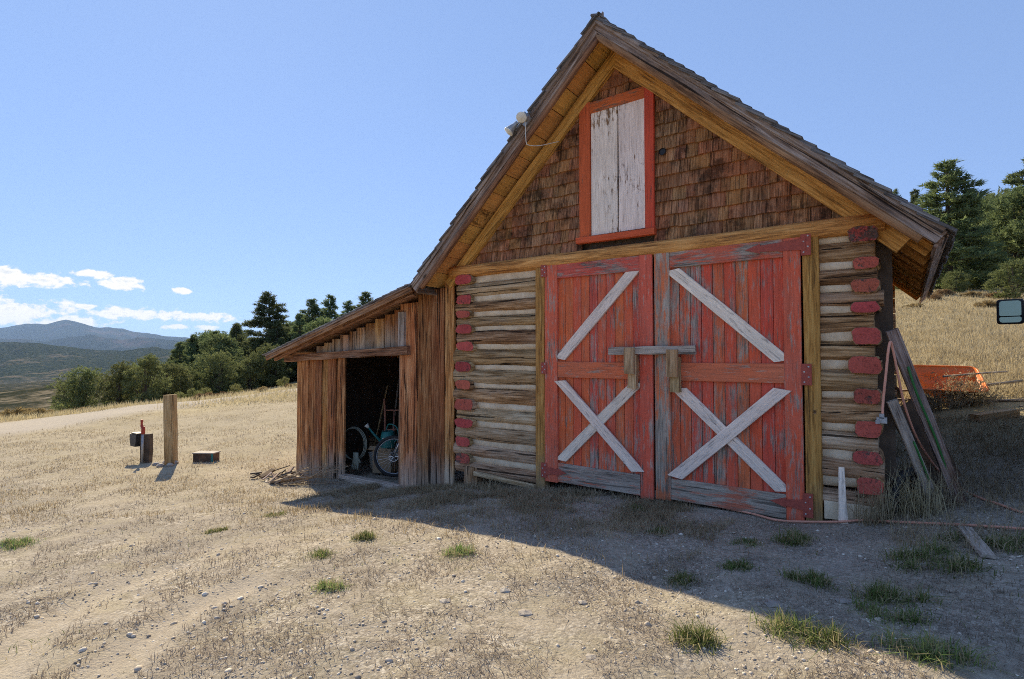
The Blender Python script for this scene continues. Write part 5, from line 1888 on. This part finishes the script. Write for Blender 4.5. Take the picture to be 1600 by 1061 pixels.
plant_px('juniper1', 1586, 30, 398, 'juniper_tree', 'light green juniper bush at the right edge of the straw field', 'tree', wide=1.2)
for i, (px, d, top) in enumerate(((1416, 52, 372), (1448, 58, 338), (1468, 62, 318), (1515, 60, 318), (1552, 64, 298), (1578, 52, 330), (1500, 46, 372), (1428, 46, 392), (1548, 48, 350), (1455, 50, 380), (1510, 52, 345), (1560, 55, 322), (1525, 42, 390), (1565, 44, 370), (1470, 44, 400), (1440, 48, 398), (1540, 38, 405), (1650, 40, 300), (1700, 45, 270), (1780, 42, 290), (1380, 56, 360), (1350, 60, 350), (1600, 60, 300))):
    plant_px(('pinyon', 'juniper2', 'juniper0')[i % 3], px, d, top, 'hillside_tree', 'evergreen in the dark woodland behind the straw field', 'tree', 'woodland on the right hillside', wide=1.2)
for i in range(46):
    px = rt_.uniform(-160, 470)
    d = rt_.uniform(27, 35) + max(0, px - 100) * .018
    plant('brush%d' % (i % 2), *at_px(px, d), rt_.uniform(.4, .95) * (.95 if px < 120 else .6), 'dry_brush', 'tawny dry bush along the far edge of the dirt track', 'bush', 'dry bushes beyond the dirt track', sz=rt_.uniform(.7, 1.0))
for i, (px, d) in enumerate(((1478, 33), (1520, 32), (1555, 31), (1460, 31.5), (1600, 33), (1545, 26), (1430, 28))):
    plant('brush%d' % (i % 2), *at_px(px, d), rt_.uniform(.5, .8), 'dry_brush', 'low tawny bush at the far edge of the straw field', 'bush', 'dry bushes in the straw field', sz=.7)


def blades(x, y, h, wd, lean, r, curl=0.5, z=None):
    """bent grass blades, three triangles each"""
    n_ = len(x)
    z = ground_z(x, y) - 0.006 if z is None else z
    a = r.uniform(0, 2 * math.pi, n_)
    dirx, diry = np.cos(a), np.sin(a)
    ln = np.abs(r.normal(0, lean, n_))
    tw = r.uniform(0, math.pi, n_)
    wx, wy = np.cos(tw) * wd * .5, np.sin(tw) * wd * .5
    b0 = np.stack([x - wx, y - wy, z], -1)
    b1_ = np.stack([x + wx, y + wy, z], -1)
    mx, my, mz = x + dirx * h * ln * .4, y + diry * h * ln * .4, z + h * .55 / np.sqrt(1 + ln ** 2)
    m0 = np.stack([mx - wx * .8, my - wy * .8, mz], -1)
    m1 = np.stack([mx + wx * .8, my + wy * .8, mz], -1)
    tp = np.stack([x + dirx * h * ln * (1 + curl * .5), y + diry * h * ln * (1 + curl * .5), z + h * (1 - curl * .25 * ln) / np.sqrt(1 + ln ** 2)], -1)
    tp[:, 2] = np.maximum(tp[:, 2], z + .002)
    v = np.stack([b0, b1_, m0, m1, tp], 1).reshape(-1, 3)
    i0 = np.arange(n_) * 5
    f = np.stack([i0, i0 + 1, i0 + 3, i0, i0 + 3, i0 + 2, i0 + 2, i0 + 3, i0 + 4], -1).reshape(-1, 3)
    return v, f


def outside(x, y):
    inb = (x > -6.95) & (x < 2.12) & (y > -0.06) & (y < 5.2)
    return ~inb


def polar_scatter(n_, r0, r1, px0, px1, r, power=1.0):
    u = r.uniform(0, 1, n_) ** power
    d = r0 * (r1 / r0) ** u
    px = r.uniform(px0, px1, n_)
    lat = (px - 800) / 850 * d
    x = CAM[0] + FW[0] * d + RT[0] * lat
    y = CAM[1] + FW[1] * d + RT[1] * lat
    k_ = outside(x, y)
    return x[k_], y[k_], d[k_]


def stuff_mesh(name, v, f, mat, label, cat):
    me = npmesh(name, v, 3, f)
    o_ = link(name, me, mat)
    tag(o_, label, cat, kind='stuff')
    return o_


def clumpy(x, y, r, lam, cut, seed):
    wv = waves(x, y, lam, 6, seed) + .6 * waves(x, y, lam * .35, 6, seed + 1)
    return wv + r.normal(0, .55, len(x)) > cut


rg = np.random.default_rng(21)
# short dry litter over the yard
x, y, d = polar_scatter(230000, 1.6, 17, -260, 1900, rg)
kk = clumpy(x, y, rg, 1.1, 0.10, 31)
kk &= track_dist(x, y)[0] > .16
x, y, d = x[kk], y[kk], d[kk]
v, f = blades(x, y, rg.uniform(.012, .05, len(x)) * (1 + d / 16), .0035 + d * .0004, 1.6, rg, 0.9)
stuff_mesh('dry_litter', v, f, M['litter'], 'short dead grass and litter over the gravel yard', 'dry grass')
# tawny grass standing along the barn front, left field and round the corner
xs, ys, hs_ = [], [], []
x = rg.uniform(-4.6, 0.9, 46000)
y = -np.abs(rg.normal(0, .85, 46000)) - .09
kk = clumpy(x, y, rg, .8, 0.0, 41)
xs.append(x[kk]); ys.append(y[kk]); hs_.append(rg.uniform(.03, .12, kk.sum()))
x, y, d = polar_scatter(60000, 7, 30, -260, 640, rg)
kk = (x < -4.2) & clumpy(x, y, rg, 2.2, 0.15, 43) & (dist_poly(x, y, ROAD) > 2.2)
xs.append(x[kk]); ys.append(y[kk]); hs_.append(rg.uniform(.03, .085, kk.sum()))
x = rg.uniform(2.1, 4.5, 12000)
y = rg.uniform(-.9, 4.2, 12000)
kk = clumpy(x, y, rg, 1.0, -.5, 45)
xs.append(x[kk]); ys.append(y[kk]); hs_.append(rg.uniform(.05, .17, kk.sum()))
x, y, h = np.concatenate(xs), np.concatenate(ys), np.concatenate(hs_)
dd_ = np.hypot(x - CAM[0], y - CAM[1])
v, f = blades(x, y, h, .004 + dd_ * .00045, .8, rg, .8)
stuff_mesh('dry_grass', v, f, M['straw'], 'tawny dry grass standing round the barn and over the left field', 'dry grass')
# straw field on the rise to the right
x, y, d = polar_scatter(90000, 8.2, 44, 1330, 1800, rg, .8)
kk = (y > 1.5) & ((x > 2.15) | (y > 5.25))
x, y, d = x[kk], y[kk], d[kk]
v, f = blades(x, y, rg.uniform(.08, .24, len(x)), .006 + d * .0006, .55, rg, .7)
stuff_mesh('straw_field', v, f, M['straw'], 'pale straw coloured grass covering the rise behind the barn', 'dry grass')
x, y, d = polar_scatter(26000, 17, 36, -260, 640, rg, .8)
kk = (dist_poly(x, y, ROAD) > 1.6) & (x < -12) & (d > 24)
v, f = blades(x[kk], y[kk], rg.uniform(.12, .38, kk.sum()), .02, .5, rg, .6)
stuff_mesh('verge_grass', v, f, M['straw'], 'taller dry grass along the far side of the dirt track', 'dry grass')
# thin new green growth
x, y, d = polar_scatter(30000, 2, 15, -260, 1900, rg)
kk = clumpy(x, y, rg, 1.9, 1.9, 51) | ((x > 2.15) & (y < .3) & (y > -2.2) & (rg.uniform(0, 1, len(x)) < .25))
x, y, d = x[kk], y[kk], d[kk]
v, f = blades(x, y, rg.uniform(.02, .06, len(x)), .0035 + d * .0004, .9, rg, .7)
stuff_mesh('green_growth', v, f, M['green'], 'thin new green grass scattered over the yard', 'grass')

# separate green tufts
TUFTS = [(-1.81, -2.51, .16, .10, 0, 'green tuft in the sun nearest the shadow below the shed doorway'), (-.70, -2.48, .15, .10, 0, 'green tuft in the sun below the left log wall'),
         (1.50, -.86, .16, .15, 1, 'dark green tuft in front of the right door hinge'), (1.70, -1.73, .16, .12, 1, 'dark green tuft in mid shade below the right door'), (2.12, -1.84, .20, .14, 1, 'broad dark green tuft in shade near the right frame edge'),
         (2.36, -1.10, .27, .14, 1, 'widest dark green tuft in shade below the cords'), (1.28, -2.85, .16, .12, 0, 'round green tuft alone on sunlit gravel near the bottom edge'), (1.80, -2.55, .21, .14, 0, 'yellow green tuft straddling the shadow edge'),
         (2.28, -2.50, .20, .14, 0, 'green tuft at the bottom right corner'), (-.04, -.49, .12, .10, 1, 'small dark tuft close to the meeting door stiles'), (.43, -1.12, .16, .07, 1, 'flat dark tuft in shade before the right door'),
         (1.23, -1.73, .14, .08, 1, 'low dark tuft just inside the shadow edge'), (.99, -2.12, .15, .07, 0, 'pale tuft cut by the shadow edge'), (-5.5, -4.2, .25, .10, 0, 'green tuft at the left frame edge'),
         (-1.78, -3.03, .14, .08, 0, 'thin green tuft left of the two bright tufts in the sun'), (-3.8, -2.9, .15, .06, 0, 'tiny green tuft on the gravel toward the left'), (-3.98, -2.17, .2, .06, 0, 'flat green patch left of the shed shadow tip'),
         (2.66, -.62, .2, .12, 1, 'dark green tuft beside the scrap board'), (2.14, -2.16, .17, .09, 0, 'low tuft at the shadow edge near the right frame edge'), (-1.06, -3.43, .12, .08, 0, 'sparse tuft low in the middle left foreground'), (1.15, -1.05, .15, .05, 1, 'very low dark tuft under the right door middle')]
for (x0, y0, r0, h0, shade, lab) in TUFTS:
    n_ = max(440, int(540 * (r0 / .2) ** 1.6))
    rr = np.minimum(np.abs(rg.normal(0, .5, n_)), .95) * r0
    a = rg.uniform(0, 6.283, n_)
    sub = rg.normal(0, .28 * r0, (6, 2))
    si = rg.integers(0, 6, n_)
    x, y = x0 + sub[si, 0] * 1.3 + rr * .62 * np.cos(a) * 1.2, y0 + sub[si, 1] * .9 + rr * .62 * np.sin(a)
    hh = h0 * rg.uniform(.35, 1.1, n_) * (1 - .5 * np.clip(rr / r0, 0, 1))
    zb = ground_z(x, y) - .006
    c0 = np.array([x0, y0, float(ground_z([x0], [y0])[0])])
    v, f = blades(x, y, hh * 1.05, .006, .85, rg, .9, z=zb)
    me = npmesh('grass_tuft', v - c0, 3, f)
    o = link('grass_tuft', me, M['green'], None, Matrix.Translation(c0))
    tag(o, lab, 'grass tuft', 'green tufts in the shade' if shade else 'green tufts in the sun')

# tall dead weeds
WEEDS = [(2.13, .16, .55, .10, 'pale dead weeds crowding the foot of the corner logs', None), (2.30, .06, .50, .13, 'pale dead weeds at the foot of the leaning boards', None), (2.44, .30, .45, .12, 'dead weeds right of the leaning boards', None),
         (2.52, 4.70, .34, .12, 'dead bushy weed before the left end of the wheelbarrow tray', None), (2.84, 4.80, .62, .14, 'tall dead bushy weed in front of the wheelbarrow', None), (3.06, 4.95, .50, .12, 'dead weed beside the right end of the wheelbarrow', None),
         (1.98, -.16, .40, .10, 'dead grass stalks below the bottom red log end', None), (-2.2, -.25, .22, .22, 'dry grass clump below the left log wall', None)]
for (x0, y0, h0, r0, lab, _) in WEEDS:
    n_ = 70 if y0 > 2 else 110
    x, y = x0 + rg.normal(0, r0 * .6, n_), y0 + rg.normal(0, r0 * .6, n_)
    y = np.where((y > -.07) & (x < 2.1), -.09, y)
    zb = ground_z(x, y) - .01
    c0 = np.array([x0, y0, float(zb.mean())])
    v, f = blades(x, y, h0 * rg.uniform(.3, 1.1, n_), .008 if y0 < 2 else .012, .38, rg, .7, z=zb)
    if y0 > 2:          # feathery side twigs
        nx = 1100
        pk = rg.integers(0, n_, nx)
        tt = rg.uniform(.25, 1, nx)[:, None]
        base_ = (v[0::5] + v[1::5])[pk] / 2
        tip_ = v[4::5][pk]
        p = base_ + (tip_ - base_) * tt
        lv = leaf_tris(p, np.tile(np.array([[0, 0, .6]]), (nx, 1)) + rg.normal(0, .8, (nx, 3)), 1, .07, .012, .3, rg)
        f = np.concatenate([f, np.arange(len(lv)).reshape(-1, 3) + len(v)])
        v = np.concatenate([v, lv])
    me = npmesh('dead_weeds', v - c0, 3, f)
    o = link('dead_weeds', me, M['straw'], None, Matrix.Translation(c0))
    tag(o, lab, 'weeds')

# ---- gravel
ICO = np.array([(0, 0, 1)] + [(math.cos(a_) * .9, math.sin(a_) * .9, .35) for a_ in np.linspace(0, 2 * math.pi, 5, endpoint=False)] + [(math.cos(a_ + .63) * .9, math.sin(a_ + .63) * .9, -.35) for a_ in np.linspace(0, 2 * math.pi, 5, endpoint=False)] + [(0, 0, -.8)])
IF = [(0, 1 + k_, 1 + (k_ + 1) % 5) for k_ in range(5)] + [(1 + k_, 6 + k_, 1 + (k_ + 1) % 5) for k_ in range(5)] + [(6 + k_, 6 + (k_ + 1) % 5, 1 + (k_ + 1) % 5) for k_ in range(5)] + [(11, 6 + (k_ + 1) % 5, 6 + k_) for k_ in range(5)]
IF = np.array(IF)
pm_, t, b = base_mat('gravel_stone')
geo = t.n('ShaderNodeNewGeometry')
t.l(t.ramp(geo.outputs['Random Per Island'], [(0.0, (.30, .25, .20)), (.4, (.50, .42, .335)), (.8, (.62, .54, .44)), (1.0, (.78, .71, .60))]), b.inputs['Base Color'])


def gravel(n_, r0, r1, s0, s1, name, label):
    x, y, d = polar_scatter(n_, r0, r1, -260, 1900, rg, .9)
    kk = clumpy(x, y, rg, 2.0, -.3, 61)
    x, y = x[kk], y[kk]
    n_ = len(x)
    s = s0 * (s1 / s0) ** (rg.uniform(0, 1, n_) ** 2.2)
    sc3 = s[:, None] * rg.uniform(.6, 1.3, (n_, 3)) * np.array([1, 1, .6])
    a = rg.uniform(0, 6.283, n_)
    loc_ = ICO[None] * (1 + rg.normal(0, .12, (n_, 12, 1))) * sc3[:, None, :]
    xx = loc_[..., 0] * np.cos(a)[:, None] - loc_[..., 1] * np.sin(a)[:, None] + x[:, None]
    yy = loc_[..., 0] * np.sin(a)[:, None] + loc_[..., 1] * np.cos(a)[:, None] + y[:, None]
    zz = loc_[..., 2] + (ground_z(x, y) + s * .15)[:, None]
    v = np.stack([xx, yy, zz], -1).reshape(-1, 3)
    f = (IF[None] + (np.arange(n_) * 12)[:, None, None]).reshape(-1, 3)
    stuff_mesh(name, v, f, pm_, label, 'gravel')


gravel(52000, 1.5, 12, .003, .012, 'gravel', 'fine gravel scattered over the yard')
gravel(1500, 1.6, 14, .010, .026, 'coarse_gravel', 'larger loose stones scattered over the yard')
x, y, d = polar_scatter(5200, 1.6, 12, -260, 1900, rg)
v, f = blades(x, y, rg.uniform(.010, .022, len(x)), .004 + d * .0003, 4.5, rg, .4)
stuff_mesh('fallen_stems', v, f, M['straw'], 'pale dead stems lying flat on the gravel', 'dry grass')
for i, (x0, y0, s_) in enumerate(((.32, -3.05, .045), (.04, -2.88, .04), (1.57, -2.27, .05), (.55, -2.75, .03), (-.2, -3.2, .035), (1.9, -2.0, .04), (.9, -3.3, .03))):
    mb = MB()
    q = gxy(x0, y0, .004)
    mb.add([(V(*p) * (1 + random.uniform(-.15, .15))).to_tuple() for p in ICO], [tuple(f_) for f_ in IF])
    mb.v = [(q[0] + p[0] * s_ * 1.3, q[1] + p[1] * s_, q[2] + p[2] * s_ * .4) for p in mb.v]
    o = mb.build('stone', M['stone'], None)
    tag(o, ('largest pale stone low in the middle foreground', 'pale stone beside the largest foreground stone', 'pale flat stone at the shadow edge right of centre', 'small stone right of the foreground pair', 'small stone left of the foreground pair', 'pale stone in shade near the right frame edge', 'lowest small stone near the bottom edge')[i], 'stone', 'pale stones on the gravel')
